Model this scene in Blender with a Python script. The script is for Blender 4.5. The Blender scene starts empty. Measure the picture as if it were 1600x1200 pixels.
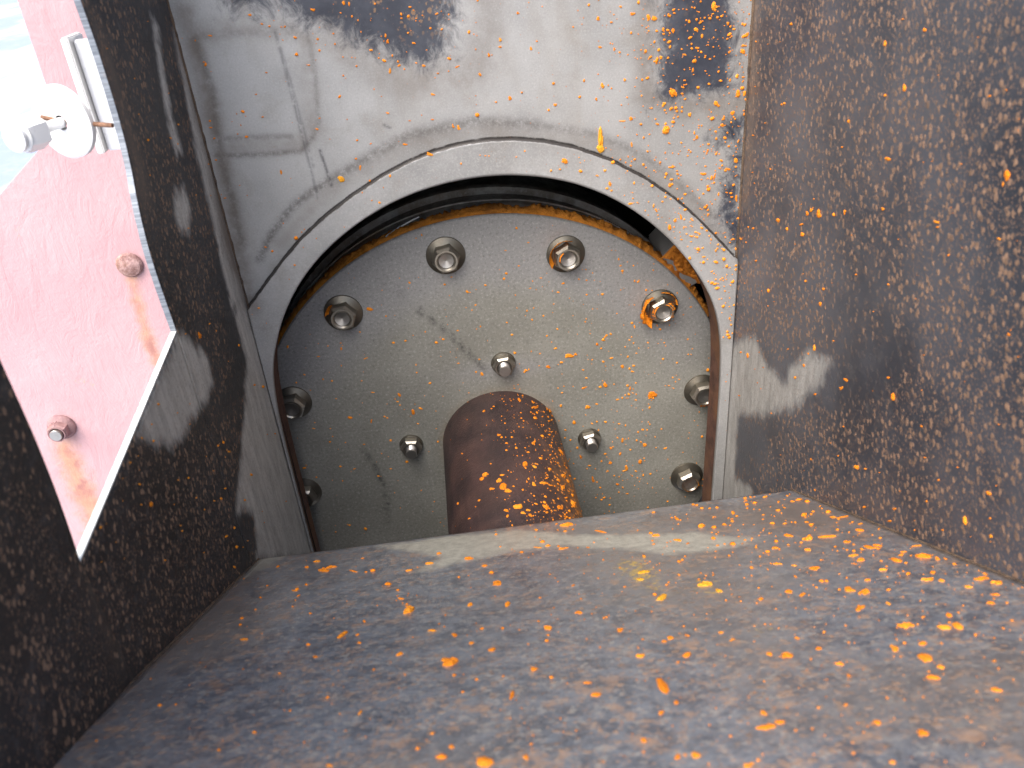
import bpy, bmesh, math, random
import numpy as np
from mathutils import Vector, Matrix

rng = random.Random(7)
nr = np.random.RandomState(11)
S = 0.2                                   # one layout unit (radius of the bolt circle) in metres
SC = bpy.context.scene
COL = SC.collection

# ------------------------------------------------------------------ camera
CAMPOS = np.array([-0.1278769, -3.3319219, 2.2948740])
CR = np.array([0.99141465, -0.10629389, -0.07614856])
CU = np.array([0.1196043, 0.50187507, 0.85663074])
CF = np.array([0.05283755, 0.85838396, -0.5102795])
FPX = 1292.38
cam = bpy.data.cameras.new('camera')
co = bpy.data.objects.new('camera', cam); COL.objects.link(co)
co.matrix_world = Matrix(((CR[0], CU[0], -CF[0], CAMPOS[0]*S), (CR[1], CU[1], -CF[1], CAMPOS[1]*S),
                          (CR[2], CU[2], -CF[2], CAMPOS[2]*S), (0, 0, 0, 1)))
cam.sensor_width = 36; cam.lens = 36*FPX/1600
cam.clip_start = 0.01; cam.clip_end = 2000
cam.dof.use_dof = True; cam.dof.focus_distance = 0.78; cam.dof.aperture_fstop = 16
SC.camera = co

# ------------------------------------------------------------------ sky, sun, exposure
SUN_EL, SUN_AZ = math.radians(52), math.radians(218)     # azimuth clockwise from +Y: from the left, a little behind the camera
w = bpy.data.worlds.new('World'); SC.world = w; w.use_nodes = True
wn = w.node_tree.nodes; bg = wn['Background']
sk = wn.new('ShaderNodeTexSky'); sk.sky_type = 'NISHITA'; sk.sun_disc = False
sk.sun_elevation = SUN_EL; sk.sun_rotation = SUN_AZ; sk.air_density = 1.0; sk.dust_density = 4.0; sk.ozone_density = 0.6
w.node_tree.links.new(sk.outputs[0], bg.inputs[0]); bg.inputs[1].default_value = 0.08
sl = bpy.data.lights.new('sun', 'SUN'); sl.energy = 1.5; sl.angle = math.radians(60); sl.color = (1, .97, .93)
so = bpy.data.objects.new('sun', sl); COL.objects.link(so)
sd = Vector((math.sin(SUN_AZ)*math.cos(SUN_EL), math.cos(SUN_AZ)*math.cos(SUN_EL), math.sin(SUN_EL)))
so.rotation_euler = sd.to_track_quat('Z', 'Y').to_euler()
so.location = sd*3
SC.view_settings.view_transform = 'Standard'; SC.view_settings.look = 'None'
SC.view_settings.exposure = 2.0; SC.view_settings.gamma = 1
SC.render.engine = 'CYCLES'

# ------------------------------------------------------------------ survey helpers: a point of the photo carried onto a real surface
def ray(p): return CF + CR*((p[0]-800)/FPX) - CU*((p[1]-600)/FPX)
def hit_plane(p, n, d):
    v = ray(p); n = np.array(n, float); t = (d - n@CAMPOS)/(n@v); return CAMPOS + t*v
def on_y(p, y): return hit_plane(p, (0, 1, 0), y)
def on_x(p, x): return hit_plane(p, (1, 0, 0), x)
FL_A = 0.545                                # floor rises toward the viewer
FL_N = np.array([0, FL_A, 1.0]); FL_N /= np.linalg.norm(FL_N)
FL_D = FL_N@np.array([0, -1.0, 0.308])
def on_floor(p): return hit_plane(p, FL_N, FL_D)
def floor_z(y): return 0.308 + (-1.0-y)*FL_A
SHR = 0.284
def on_shaft(p):
    v = ray(p); a = v[0]**2+v[2]**2; b = CAMPOS[0]*v[0]+CAMPOS[2]*v[2]; c = CAMPOS[0]**2+CAMPOS[2]**2-SHR**2
    d = b*b-a*c
    if d <= 0: return None
    return CAMPOS + v*((-b-math.sqrt(d))/a)
XL, XR, YP, YC = -0.95, 1.02, -0.275, -0.31    # left wall, right wall, back panel face, collar face

# ------------------------------------------------------------------ object helpers
def link(name, mesh, mat=None, parent=None, smooth=True):
    o = bpy.data.objects.new(name, mesh); COL.objects.link(o)
    if mat is not None and not mesh.materials: mesh.materials.append(mat)
    if parent is not None: o.parent = parent
    if smooth: mesh.shade_smooth()
    return o
def tag(o, label=None, cat=None, group=None, kind=None):
    if label: o['label'] = label
    if cat: o['category'] = cat
    if group: o['group'] = group
    if kind: o['kind'] = kind
    return o
def empty(name, loc=(0, 0, 0), parent=None):
    o = bpy.data.objects.new(name, None); COL.objects.link(o); o.location = loc; o.empty_display_size = .02
    if parent: o.parent = parent
    return o
def mesh_from(V, Fc, name='m'):
    m = bpy.data.meshes.new(name); m.from_pydata([tuple(v) for v in V], [], [tuple(f) for f in Fc]); m.update(); return m
def attr(m, name, vals):
    a = m.attributes.new(name, 'FLOAT', 'POINT'); a.data.foreach_set('value', np.asarray(vals, np.float32))
def solidify(o, t, offset=-1):
    md = o.modifiers.new('thickness', 'SOLIDIFY'); md.thickness = t; md.offset = offset; md.use_even_offset = False
def edge_split(m, ang=35):
    m.set_sharp_from_angle(angle=math.radians(ang))
def poly_sdf(P, poly):                      # P (n,2), poly list of 2-D points, positive inside
    P = np.asarray(P); Q = np.asarray(poly, float); n = len(Q)
    d2 = np.full(len(P), 1e9); inside = np.zeros(len(P), bool)
    for i in range(n):
        a, b = Q[i], Q[(i+1) % n]; e = b-a; wv = P-a
        t = np.clip((wv@e)/(e@e+1e-12), 0, 1); q = wv - t[:, None]*e
        d2 = np.minimum(d2, (q**2).sum(1))
        c = ((a[1] > P[:, 1]) != (b[1] > P[:, 1])) & (P[:, 0] < (b[0]-a[0])*(P[:, 1]-a[1])/((b[1]-a[1])+1e-12)+a[0])
        inside ^= c
    d = np.sqrt(d2); return np.where(inside, d, -d)
def line_dist(P, pts):
    P = np.asarray(P); Q = np.asarray(pts, float); d2 = np.full(len(P), 1e9)
    for a, b in zip(Q[:-1], Q[1:]):
        e = b-a; wv = P-a; t = np.clip((wv@e)/(e@e+1e-12), 0, 1); q = wv-t[:, None]*e
        d2 = np.minimum(d2, (q**2).sum(1))
    return np.sqrt(d2)
def union_sdf(P, polys): return np.maximum.reduce([poly_sdf(P, q) for q in polys])

# ------------------------------------------------------------------ material helpers
class M:
    def __init__(s, name):
        s.m = bpy.data.materials.new(name); s.m.use_nodes = True; s.t = s.m.node_tree
        s.b = s.t.nodes['Principled BSDF']; s.co = s.t.nodes.new('ShaderNodeTexCoord').outputs['Object']
    def _in(s, sock, v):
        if isinstance(v, bpy.types.NodeSocket): s.t.links.new(v, sock)
        elif v is not None:
            if hasattr(sock.default_value, '__len__') and len(sock.default_value) == 4 and len(v) == 3: v = (*v, 1)
            sock.default_value = v
    def scale(s, v, src=None):
        n = s.t.nodes.new('ShaderNodeVectorMath'); n.operation = 'MULTIPLY'; s._in(n.inputs[0], src or s.co); n.inputs[1].default_value = v; return n.outputs[0]
    def noise(s, sc, det=4, rough=.55, vec=None, dist=0, off=None):
        n = s.t.nodes.new('ShaderNodeTexNoise'); n.inputs['Scale'].default_value = sc; n.inputs['Detail'].default_value = det
        n.inputs['Roughness'].default_value = rough; n.inputs['Distortion'].default_value = dist
        v = vec or s.co
        if off is not None:
            a = s.t.nodes.new('ShaderNodeVectorMath'); a.operation = 'ADD'; s._in(a.inputs[0], v); a.inputs[1].default_value = (off, off*1.7, -off); v = a.outputs[0]
        s._in(n.inputs['Vector'], v); return n.outputs['Fac']
    def vor(s, sc, vec=None, rnd=1.0):
        n = s.t.nodes.new('ShaderNodeTexVoronoi'); n.inputs['Scale'].default_value = sc; n.inputs['Randomness'].default_value = rnd
        s._in(n.inputs['Vector'], vec or s.co)
        sp = s.t.nodes.new('ShaderNodeSeparateColor'); s.t.links.new(n.outputs['Color'], sp.inputs[0])
        return n.outputs['Distance'], sp.outputs[0], sp.outputs[1]
    def math(s, op, a, b=0.0, c=None, clamp=False):
        n = s.t.nodes.new('ShaderNodeMath'); n.operation = op; n.use_clamp = clamp; s._in(n.inputs[0], a); s._in(n.inputs[1], b)
        if c is not None: s._in(n.inputs[2], c)
        return n.outputs[0]
    def step(s, v, lo, hi, out0=0.0, out1=1.0):
        n = s.t.nodes.new('ShaderNodeMapRange'); n.interpolation_type = 'SMOOTHSTEP'; s._in(n.inputs[0], v)
        for i, x in zip((1, 2, 3, 4), (lo, hi, out0, out1)): s._in(n.inputs[i], x)
        return n.outputs[0]
    def mix(s, f, a, b):
        n = s.t.nodes.new('ShaderNodeMix'); n.data_type = 'RGBA'; s._in(n.inputs[0], f); s._in(n.inputs[6], a); s._in(n.inputs[7], b); return n.outputs[2]
    def mixf(s, f, a, b):
        n = s.t.nodes.new('ShaderNodeMix'); n.data_type = 'FLOAT'; s._in(n.inputs[0], f); s._in(n.inputs[2], a); s._in(n.inputs[3], b); return n.outputs[0]
    def at(s, name):
        n = s.t.nodes.new('ShaderNodeAttribute'); n.attribute_name = name; return n.outputs['Fac']
    def bump(s, h, strength=.3, dist=.001):
        n = s.t.nodes.new('ShaderNodeBump'); n.inputs['Strength'].default_value = strength; n.inputs['Distance'].default_value = dist
        s._in(n.inputs['Height'], h); s.t.links.new(n.outputs[0], s.b.inputs['Normal'])
    def out(s, col, rough=.5, metal=0.0, spec=.5):
        s._in(s.b.inputs['Base Color'], col); s._in(s.b.inputs['Roughness'], rough); s._in(s.b.inputs['Metallic'], metal)
        s._in(s.b.inputs['Specular IOR Level'], spec); return s.m

def flecks(m, scale, stretch, lo, hi, patch=6, off=0.0, den=(.35, .6)):
    """rust blisters: one spot per cell, random size, clustered by a broad noise"""
    wob = m.noise(scale*1.3, 3, .7, off=off+3)
    vec = m.scale(stretch)
    n = m.t.nodes.new('ShaderNodeVectorMath'); n.operation = 'MULTIPLY_ADD'
    cc = m.t.nodes.new('ShaderNodeCombineXYZ')
    for i in range(3): m._in(cc.inputs[i], wob)
    m._in(n.inputs[0], cc.outputs[0]); n.inputs[1].default_value = (1.1/scale,)*3; m._in(n.inputs[2], vec)
    d, r1, r2 = m.vor(scale, n.outputs[0])
    rad = m.math('MULTIPLY_ADD', r1, hi-lo, lo)
    pt = m.step(m.noise(patch, 4, .6, off=off+11), den[0], den[1], .25, 1.0)
    rad = m.math('MULTIPLY', rad, pt)
    x = m.math('SUBTRACT', rad, d)
    return m.step(x, -.05, .12), r2

def mill_scale(name, stretch, fl=.55, worn_col=(.21, .205, .195), base0=(.018, .02, .026), base1=(.05, .052, .06), rust=(.15, .085, .05), r0=.38, den=(.35, .55), sc=150):
    m = M(name)
    big = m.noise(9, 5, .6); fine = m.noise(120, 4, .7)
    col = m.mix(m.step(big, .35, .68), base0, base1)
    col = m.mix(m.step(fine, .5, .75, 0, .5), col, (.085, .08, .08))
    f1, v1 = flecks(m, sc, stretch, .05, .5, 22, 0, den)
    f2, v2 = flecks(m, sc*2.3, stretch, .05, .5, 30, 5, den)
    quiet = m.step(m.math('ADD', m.at('quiet'), m.math('MULTIPLY_ADD', m.noise(60, 3, .6, off=9), .3, -.15)), -.06, .06, 1, .12)
    rc = m.mix(v1, rust, tuple(c*.55 for c in rust))
    rc = m.mix(m.step(m.noise(300, 2), .45, .7), rc, tuple(c*1.25 for c in rust))
    amt = m.math('MULTIPLY', m.math('MULTIPLY', f1, fl+.25), quiet); amt0, rc0 = amt, rc
    col = m.mix(amt, col, rc)
    amt2 = m.math('MULTIPLY', m.math('MULTIPLY', f2, fl), quiet)
    col = m.mix(amt2, col, (rust[0]*.8, rust[1]*.8, rust[2]*.85))
    if name == 'floor_scale':
        md = m.noise(75, 7, .8, off=31)
        col = m.mix(m.step(md, .36, .6), (.062, .075, .099), (.175, .196, .228))
        col = m.mix(m.step(m.noise(230, 4, .8, off=13), .52, .62, 0, .7), col, (.38, .355, .32))
        col = m.mix(m.step(m.noise(260, 4, .8, off=17), .47, .38, 0, .6), col, (.07, .075, .092))
        col = m.mix(m.step(m.noise(7, 3, .5, off=41), .42, .62, 0, .5), col, m.mix(m.noise(190, 4, .7), (.12, .105, .095), (.24, .20, .165)))
        col = m.mix(amt0, col, rc0); col = m.mix(m.math('MULTIPLY', f2, .7), col, (.36, .225, .15))
        bl = m.step(m.noise(85, 6, .75, off=21), .54, .64, 0, .6); col = m.mix(bl, col, m.mix(m.noise(160, 4, .7), (.50, .26, .13), (.36, .25, .18)))
        col = m.mix(m.step(m.noise(480, 3, .7, off=4), .55, .72, 0, .45), col, (.34, .34, .36))
    # bare worn steel
    rag = m.math('MULTIPLY_ADD', m.noise(70, 6, .75, vec=m.scale((1, 1, .6))), .12, -.055)
    wn_ = m.step(m.math('ADD', m.at('worn'), rag), -.02, .04)
    wc = m.mix(m.step(m.noise(150, 4, .7, vec=m.scale((1, 1, .25))), .3, .75), worn_col, tuple(c*.62 for c in worn_col))
    wc = m.mix(m.math('MULTIPLY', f2, .35), wc, (.17, .12, .08))
    col = m.mix(wn_, col, wc)
    # brown film
    br = m.math('MULTIPLY', m.step(m.math('ADD', m.at('brown'), rag), -.04, .1), .5 if name == 'floor_scale' else .75)
    col = m.mix(br, col, m.mix(m.noise(90, 4, .7, vec=m.scale((1, 1, .3))), (.06, .045, .036), (.22, .155, .11)))
    ye = m.math('MULTIPLY', m.step(m.math('ADD', m.at('yellow'), m.math('MULTIPLY_ADD', m.noise(230, 5, .8), .5, -.285)), 0, .05), .85)
    col = m.mix(ye, col, (.62, .40, .05))
    rg = m.mixf(m.math('MAXIMUM', amt, amt2), m.mixf(fine, r0-.06, r0+.1), .8)
    rg = m.mixf(wn_, rg, .5)
    rg = m.mixf(br, rg, .7)
    h = m.math('ADD', m.math('MULTIPLY', f1, .8), m.math('MULTIPLY', fine, .5))
    m.bump(h, .35, .0006)
    if name in ('floor_scale', 'dark_scale_right'):
        m.b.inputs['Coat Weight'].default_value = .8 if name == 'floor_scale' else .22; m.b.inputs['Coat Roughness'].default_value = .32; m.b.inputs['Coat IOR'].default_value = 1.7
    return m.out(col, rg, m.mixf(wn_, .12 if name == 'floor_scale' else 0.0, .35), .6)

def steel_plate(name):
    m = M(name)
    big = m.noise(10, 4, .6); mid = m.noise(38, 5, .65, off=4); fine = m.noise(800, 3, .8)
    col = m.mix(m.step(big, .3, .7), (.31, .31, .308), (.455, .455, .452))
    col = m.mix(m.step(mid, .5, .72, 0, .45), col, (.30, .28, .255))
    col = m.mix(m.step(fine, .5, .7, 0, .4), col, (.62, .61, .6)); col = m.mix(m.step(fine, .48, .3, 0, .3), col, (.22, .215, .21))
    col = m.mix(m.step(m.noise(17, 4, .6, vec=m.scale((1, 1, .3)), off=8), .52, .75, 0, .4), col, (.25, .21, .16))
    heat = m.math('MULTIPLY', m.at('weld_tint'), m.step(m.noise(300, 5, .8, off=2), .28, .6, .0, .75), clamp=True)
    col = m.mix(heat, col, (.075, .068, .062))
    ht2 = m.math('MULTIPLY', m.at('warm'), m.step(m.noise(60, 4, .7, off=2), .25, .7, .25, .8), clamp=True)
    col = m.mix(ht2, col, (.17, .14, .115))
    rag = m.math('MULTIPLY_ADD', m.noise(80, 7, .78, dist=.6, vec=m.scale((1, 1, .8))), .30, -.15)
    dk = m.step(m.math('ADD', m.at('dark'), rag), -.045, .06)
    f1, v1 = flecks(m, 360, (1, 1, .8), .1, .6, 30, 2, (.42, .6))
    dc = m.mix(m.step(m.noise(60, 5, .7, off=6), .35, .7), (.012, .016, .03), (.036, .042, .06))
    dc = m.mix(m.math('MULTIPLY', f1, m.step(m.at('rusty'), -.05, .08, .12, .8)), dc, (.21, .12, .06))
    col = m.mix(m.math('MULTIPLY', dk, .95), col, dc)
    col = m.mix(m.math('MULTIPLY', m.at('scratch'), m.step(m.noise(200, 2, off=3), .3, .55)), col, (.05, .05, .06))
    sm_ = m.step(m.math('ADD', m.at('seam'), m.math('MULTIPLY_ADD', m.noise(160, 4, .7, off=7), .008, -.004)), .002, .0065, .95, 0)
    col = m.mix(sm_, col, (.035, .03, .028))
    # fine orange dust
    d, r1, r2 = m.vor(330)
    du = m.math('MULTIPLY', m.step(m.math('SUBTRACT', m.math('MULTIPLY_ADD', r1, .5, -.3), d), -.02, .05), m.step(m.at('dusty'), 0, 1, .15, 1))
    col = m.mix(du, col, (.55, .2, .06))
    m.bump(m.math('ADD', m.math('MULTIPLY', fine, .35), m.math('MULTIPLY', mid, .6)), .16, .0006)
    return m.out(col, m.mixf(dk, m.mixf(mid, .42, .55), .42), m.mixf(dk, .45, 0), .5)

def disc_steel(name):
    m = M(name)
    big = m.noise(13, 4, .6); fine = m.noise(380, 4, .8); mid = m.noise(50, 5, .7, off=5)
    col = m.mix(m.step(big, .35, .7), (.25, .246, .215), (.31, .305, .272))
    col = m.mix(m.step(m.at('blue'), .0, 1, 0, .6), col, m.mix(mid, (.27, .27, .285), (.34, .335, .34)))
    col = m.mix(m.step(mid, .52, .75, 0, .3), col, (.17, .168, .155))
    col = m.mix(m.step(fine, .53, .66, 0, .55), col, (.5, .49, .46))
    col = m.mix(m.step(fine, .47, .34, 0, .55), col, (.1, .1, .092))
    col = m.mix(m.math('MULTIPLY', m.at('scratch'), m.step(m.noise(240, 4, .8, off=3), .35, .6)), col, (.05, .05, .05))
    d, r1, r2 = m.vor(310)
    du = m.math('MULTIPLY', m.step(m.math('SUBTRACT', m.math('MULTIPLY_ADD', r1, .5, -.36), d), -.02, .05), m.step(m.at('dusty'), 0, 1, .2, .9))
    col = m.mix(du, col, (.5, .19, .05))
    wm = m.math('MULTIPLY', m.at('warm'), m.step(m.noise(90, 4, .7), .3, .7, .2, .8), clamp=True)
    col = m.mix(wm, col, (.3, .19, .08))
    m.bump(m.math('ADD', fine, mid), .22, .0004)
    return m.out(col, m.mixf(mid, .42, .58), .25, .5)

def rusty(name, a, b, c, sc=90, rough=.85, bump=.6):
    m = M(name)
    n1 = m.noise(sc, 6, .7); n2 = m.noise(sc*.2, 4, .6, off=3); n3 = m.noise(sc*5, 3, .7, off=1)
    col = m.mix(m.step(n1, .35, .65), a, b); col = m.mix(m.step(n2, .45, .72, 0, .8), col, c)
    col = m.mix(m.step(n3, .55, .8, 0, .5), col, tuple(min(1, x*1.9) for x in b))
    m.bump(m.math('ADD', n1, m.math('MULTIPLY', n3, .6)), bump, .0012)
    return m.out(col, rough, 0, .3)

def shaft_rust(name):
    m = M(name)
    n1 = m.noise(45, 6, .7, vec=m.scale((1, .5, 1))); n2 = m.noise(14, 4, .6, off=3); n3 = m.noise(420, 3, .75, off=1)
    col = m.mix(m.step(n1, .35, .68), (.02, .0125, .0135), (.058, .031, .029))
    col = m.mix(m.step(n2, .45, .7, 0, .5), col, (.085, .044, .033))
    col = m.mix(m.step(n3, .55, .8, 0, .55), col, (.10, .06, .048))
    # rub marks round the pipe
    rub = m.noise(26, 5, .7, vec=m.scale((1, 5, 1)), off=6)
    col = m.mix(m.step(rub, .55, .75, 0, .5), col, (.085, .052, .042))
    du = m.at('dusty')
    d, r1, r2 = m.vor(300, m.scale((1, .8, 1)))
    spk = m.step(m.math('SUBTRACT', m.math('MULTIPLY', m.math('MULTIPLY_ADD', r1, .75, -.2), du), d), -.03, .05)
    col = m.mix(spk, col, (.75, .25, .025))
    film = m.math('MULTIPLY', m.step(m.math('ADD', du, m.math('MULTIPLY_ADD', m.noise(70, 5, .7, off=4), 1.4, -.7)), .6, 1.2), .5)
    col = m.mix(film, col, (.42, .17, .035))
    m.bump(m.math('ADD', n1, m.math('MULTIPLY', n3, .8)), .6, .0012)
    return m.out(col, .5, 0, .55)

def bright_metal(name, col, rough=.28, metal=1.0, brown=.35):
    m = M(name)
    n = m.noise(120, 4, .7); n2 = m.noise(260, 3, .6, off=2)
    c = m.mix(m.step(n, .48, .75, 0, brown), col, (.13, .09, .05))
    c = m.mix(m.step(n2, .6, .8, 0, .4), c, tuple(x*.4 for x in col))
    m.bump(n2, .1, .0003)
    return m.out(c, m.mixf(n, rough-.08, rough+.16), metal, .5)

def painted(name):
    m = M(name)
    brush = m.noise(55, 6, .65, vec=m.scale((1, 1, .45)), dist=.8); fine = m.noise(260, 4, .7); blot = m.noise(9, 4, .6)
    col = m.mix(m.step(blot, .3, .75), (.455, .265, .285), (.485, .315, .332))  # red paint paled towards pink for its overexposed, sunlit look
    col = m.mix(m.step(fine, .62, .8, 0, .4), col, (.6, .45, .46))
    rag = m.math('MULTIPLY_ADD', m.noise(60, 6, .75), .16, -.08)
    st = m.step(m.math('ADD', m.at('drip'), rag), -.05, .05)
    col = m.mix(m.math('MULTIPLY', st, .8), col, m.mix(m.noise(130, 4, .7), (.34, .12, .07), (.56, .34, .2)))
    st2 = m.step(m.math('ADD', m.at('drip'), rag), -.01, .05)
    col = m.mix(m.math('MULTIPLY', m.math('MULTIPLY', st2, m.step(m.noise(40, 3, off=5), .45, .6)), .7), col, (.3, .13, .13))
    chip = m.step(m.math('ADD', m.at('chip'), m.math('MULTIPLY_ADD', m.noise(170, 5, .8), .2, -.12)), 0, .03)
    col = m.mix(m.math('MULTIPLY', chip, .6), col, (.5, .3, .15))
    m.bump(m.math('ADD', brush, m.math('MULTIPLY', fine, .25)), .5, .003)
    return m.out(col, .55, 0, .4)

def orange(name, base=(.92, .27, .013)):
    m = M(name)
    n = m.noise(300, 4, .7)
    oi = m.t.nodes.new('ShaderNodeObjectInfo')
    col = m.mix(m.step(n, .35, .7), tuple(x*.6 for x in base), base)
    col = m.mix(m.math('MULTIPLY', m.math('POWER', oi.outputs['Random'], 2), .6), col, (.9, .36, .03))
    m.bump(n, .5, .0008)
    return m.out(col, .8, 0, .25)

MAT_PANEL = steel_plate('grey_mill_plate')
MAT_DISC = disc_steel('turned_plate')
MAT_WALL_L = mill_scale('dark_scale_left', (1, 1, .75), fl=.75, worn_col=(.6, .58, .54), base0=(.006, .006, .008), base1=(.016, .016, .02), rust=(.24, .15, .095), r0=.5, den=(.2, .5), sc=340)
MAT_WALL_R = mill_scale('dark_scale_right', (1, 1, .8), fl=.72, worn_col=(.45, .44, .42), base0=(.024, .028, .038), base1=(.066, .071, .086), rust=(.225, .135, .085), r0=.4, den=(.0, .34), sc=290)
MAT_FLOOR = mill_scale('floor_scale', (1, 1, 1), fl=.42, worn_col=(.56, .54, .46), base0=(.085, .09, .108), base1=(.19, .192, .205), rust=(.36, .22, .135), r0=.3, den=(.25, .6), sc=260)
MAT_SHAFT = shaft_rust('rusty_pipe')
MAT_SLEEVE = rusty('sleeve_rust', (.05, .024, .017), (.11, .052, .035), (.15, .07, .03))
MAT_RIM = rusty('rim_grime', (.22, .2, .17), (.42, .40, .37), (.24, .13, .06), 60, .7, .3)
MAT_DUST = rusty('rust_dust', (.5, .18, .022), (.68, .26, .035), (.32, .12, .03), 220, .95, 1.0)
MAT_BLACK = rusty('casing_black', (.012, .010, .008), (.02, .016, .012), (.03, .018, .01), 60, .8, .3)
MAT_NUT = bright_metal('stainless_nut', (.34, .315, .27), .32, .9)
MAT_FLANGE = bright_metal('nut_flange', (.17, .155, .125), .38, .85)
MAT_STUD = bright_metal('stud_steel', (.46, .44, .41), .28, .9, brown=.2)
MAT_PINK = painted('sunlit_red_paint')
MAT_RUSTBOLT = rusty('painted_rusty_bolt', (.22, .13, .14), (.32, .2, .2), (.2, .1, .06), 120, .6, .3)
MAT_ZINC = bright_metal('galvanised', (.75, .76, .78), .42, .55, brown=.03)
MAT_WHITE = bright_metal('bright_zinc', (.85, .85, .84), .4, .2, brown=0)
MAT_ROD = rusty('rod_shade', (.12, .06, .035), (.24, .13, .08), (.2, .1, .05), 200, .7, .3)  # brown stands in for the bolt shank's shaded underside
MAT_ORANGE = orange('orange_clay')
MAT_YELLOW = orange('ochre_clay', (.8, .42, .03))
def cut_edge():
    m = M('cut_edge')
    v = m.noise(900, 2, .5, vec=m.scale((.05, .05, 1)))
    n = m.noise(90, 4, .7)
    col = m.mix(m.step(v, .35, .7), (.15, .17, .20), (.27, .295, .33))  # blue-grey puts the skylit shade of this edge into its colour
    col = m.mix(m.step(n, .6, .8, 0, .5), col, (.28, .2, .13))
    return m.out(col, .5, .3, .5)
MAT_EDGE_SHADE = cut_edge()
def edge_lit():
    m = M('lit_edge'); n = m.noise(150, 4, .7)
    col = m.mix(m.step(n, .4, .75), (.66, .67, .64), (.5, .51, .5))  # same cut steel, coloured pale for the sun on its upward face
    return m.out(col, .45, .2, .5)
MAT_EDGE_LIT = edge_lit()
def ground_mat():
    m = M('pale_concrete'); n = m.noise(1.1, 4, .6, vec=m.scale((1, .22, 1))); n2 = m.noise(5, 5, .7, off=2)
    col = m.mix(m.step(n, .42, .6), (.26, .31, .41), (.5, .5, .5)); col = m.mix(m.step(n2, .5, .8, 0, .4), col, (.5, .5, .5))
    m.bump(n2, .3, .01)
    return m.out(col, .9, 0, .3)
MAT_GROUND = ground_mat()

# ------------------------------------------------------------------ the ground outside
g = mesh_from([(-60, -60, -.9), (60, -60, -.9), (60, 60, -.9), (-60, 60, -.9)], [(0, 1, 2, 3)])
tag(link('ground', g, MAT_GROUND), kind='structure')

# ------------------------------------------------------------------ the chute
chute = tag(empty('steel_chute', (0, -1.0*S, -1.4*S)), 'dark steel chute with sloping floor, two side walls and arched opening at the end', 'chute')
OFF = Vector((0, 1.0*S, 1.4*S))
def chute_part(name, mesh, mat, label=None):
    o = link(name, mesh, mat, chute); o.location = OFF
    if label: o['label'] = label
    return o
ZTOP, ZBOT = 3.0, -1.35
# outline of the arched opening and of the collar round it (x, z in layout units)
arch_px = [(424, 580), (427, 542), (437, 505), (449, 473), (467, 437), (492, 405), (521, 376), (560, 345), (605, 314), (650, 298), (700, 282), (750, 273), (800, 270), (850, 273), (900, 283), (945, 299),
           (985, 322), (1020, 347), (1057, 380), (1078, 408), (1097, 437), (1113, 462), (1124, 487), (1128, 515), (1129, 550)]
arch = [tuple(on_y(p, YC)[[0, 2]]) for p in arch_px]
def smooth_path(pts, n, it=2):
    P = np.array(pts, float)
    for _ in range(it):
        Q = P.copy(); Q[1:-1] = .25*P[:-2]+.5*P[1:-1]+.25*P[2:]; P = Q
    seg = np.r_[0, np.cumsum(np.hypot(*np.diff(P, axis=0).T))]; t = np.linspace(0, seg[-1], n)
    return np.c_[np.interp(t, seg, P[:, 0]), np.interp(t, seg, P[:, 1])]
left_leg = [(-.944, ZBOT), (-.944, -.26), (-.944, .317), (-.94, .513), (-.93, .62)]
right_leg = [(.978, .45), (.98, .2), (.976, 0.02), (.97, -.2), (.965, ZBOT)]
arch_path = np.vstack([smooth_path(left_leg, 30, 1), smooth_path(arch, 120)[0:], smooth_path(right_leg, 30, 1)])
arch_path = smooth_path(arch_path, 420, 5)
coll_px = [(398, 482), (418, 440), (440, 408), (470, 373), (500, 344), (550, 305), (600, 273), (640, 252), (680, 236), (720, 225), (760, 219), (805, 217), (850, 220), (900, 230),
           (950, 246), (1010, 277), (1060, 312), (1095, 344), (1122, 374), (1146, 408)]
coll = [tuple(on_y(p, YC)[[0, 2]]) for p in coll_px]
XLi, XRi = XL+.004, XR-.004
coll[0] = (XLi, coll[0][1]); coll[-1] = (XRi, coll[-1][1])
coll_path = np.vstack([np.c_[np.full(25, XLi), np.linspace(ZBOT, coll[0][1]-.01, 25)], smooth_path(coll, 150, 1), np.c_[np.full(25, XRi), np.linspace(coll[-1][1]-.01, ZBOT, 25)]])
def resample_like(path, ref):
    """walk both outlines together: match by angle about a low centre, straight legs by height"""
    out = []
    c = np.array([.03, .35])
    ang = np.unwrap(np.arctan2(path[:, 0]-c[0], path[:, 1]-c[1]+0))
    for q in ref:
        if q[1] < .35 or path is None:
            x = XLi if q[0] < 0 else XRi
            out.append((x, q[1]))
        else:
            a = math.atan2(q[0]-c[0], q[1]-c[1]); m = path[:, 1] >= .3
            aa = np.arctan2(path[m, 0]-c[0], path[m, 1]-c[1]); k = np.argsort(aa)
            out.append((np.interp(a, aa[k], path[m, 0][k]), np.interp(a, aa[k], path[m, 1][k])))
    return np.array(out)
outer_match = resample_like(coll_path, arch_path)
def rim_strip(inner, outer, y, n):
    V = []; F = []; N = len(inner)
    for k in range(n+1):
        t = k/n
        for i in range(N):
            p = inner[i]*(1-t)+outer[i]*t; V.append((p[0]*S, y*S, p[1]*S))
    for k in range(n):
        for i in range(N-1):
            F.append((k*N+i, (k+1)*N+i, (k+1)*N+i+1, k*N+i+1))
    return V, F
def px2(pts, y): return [tuple(on_y(p, y)[[0, 2]]) for p in pts]
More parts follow.
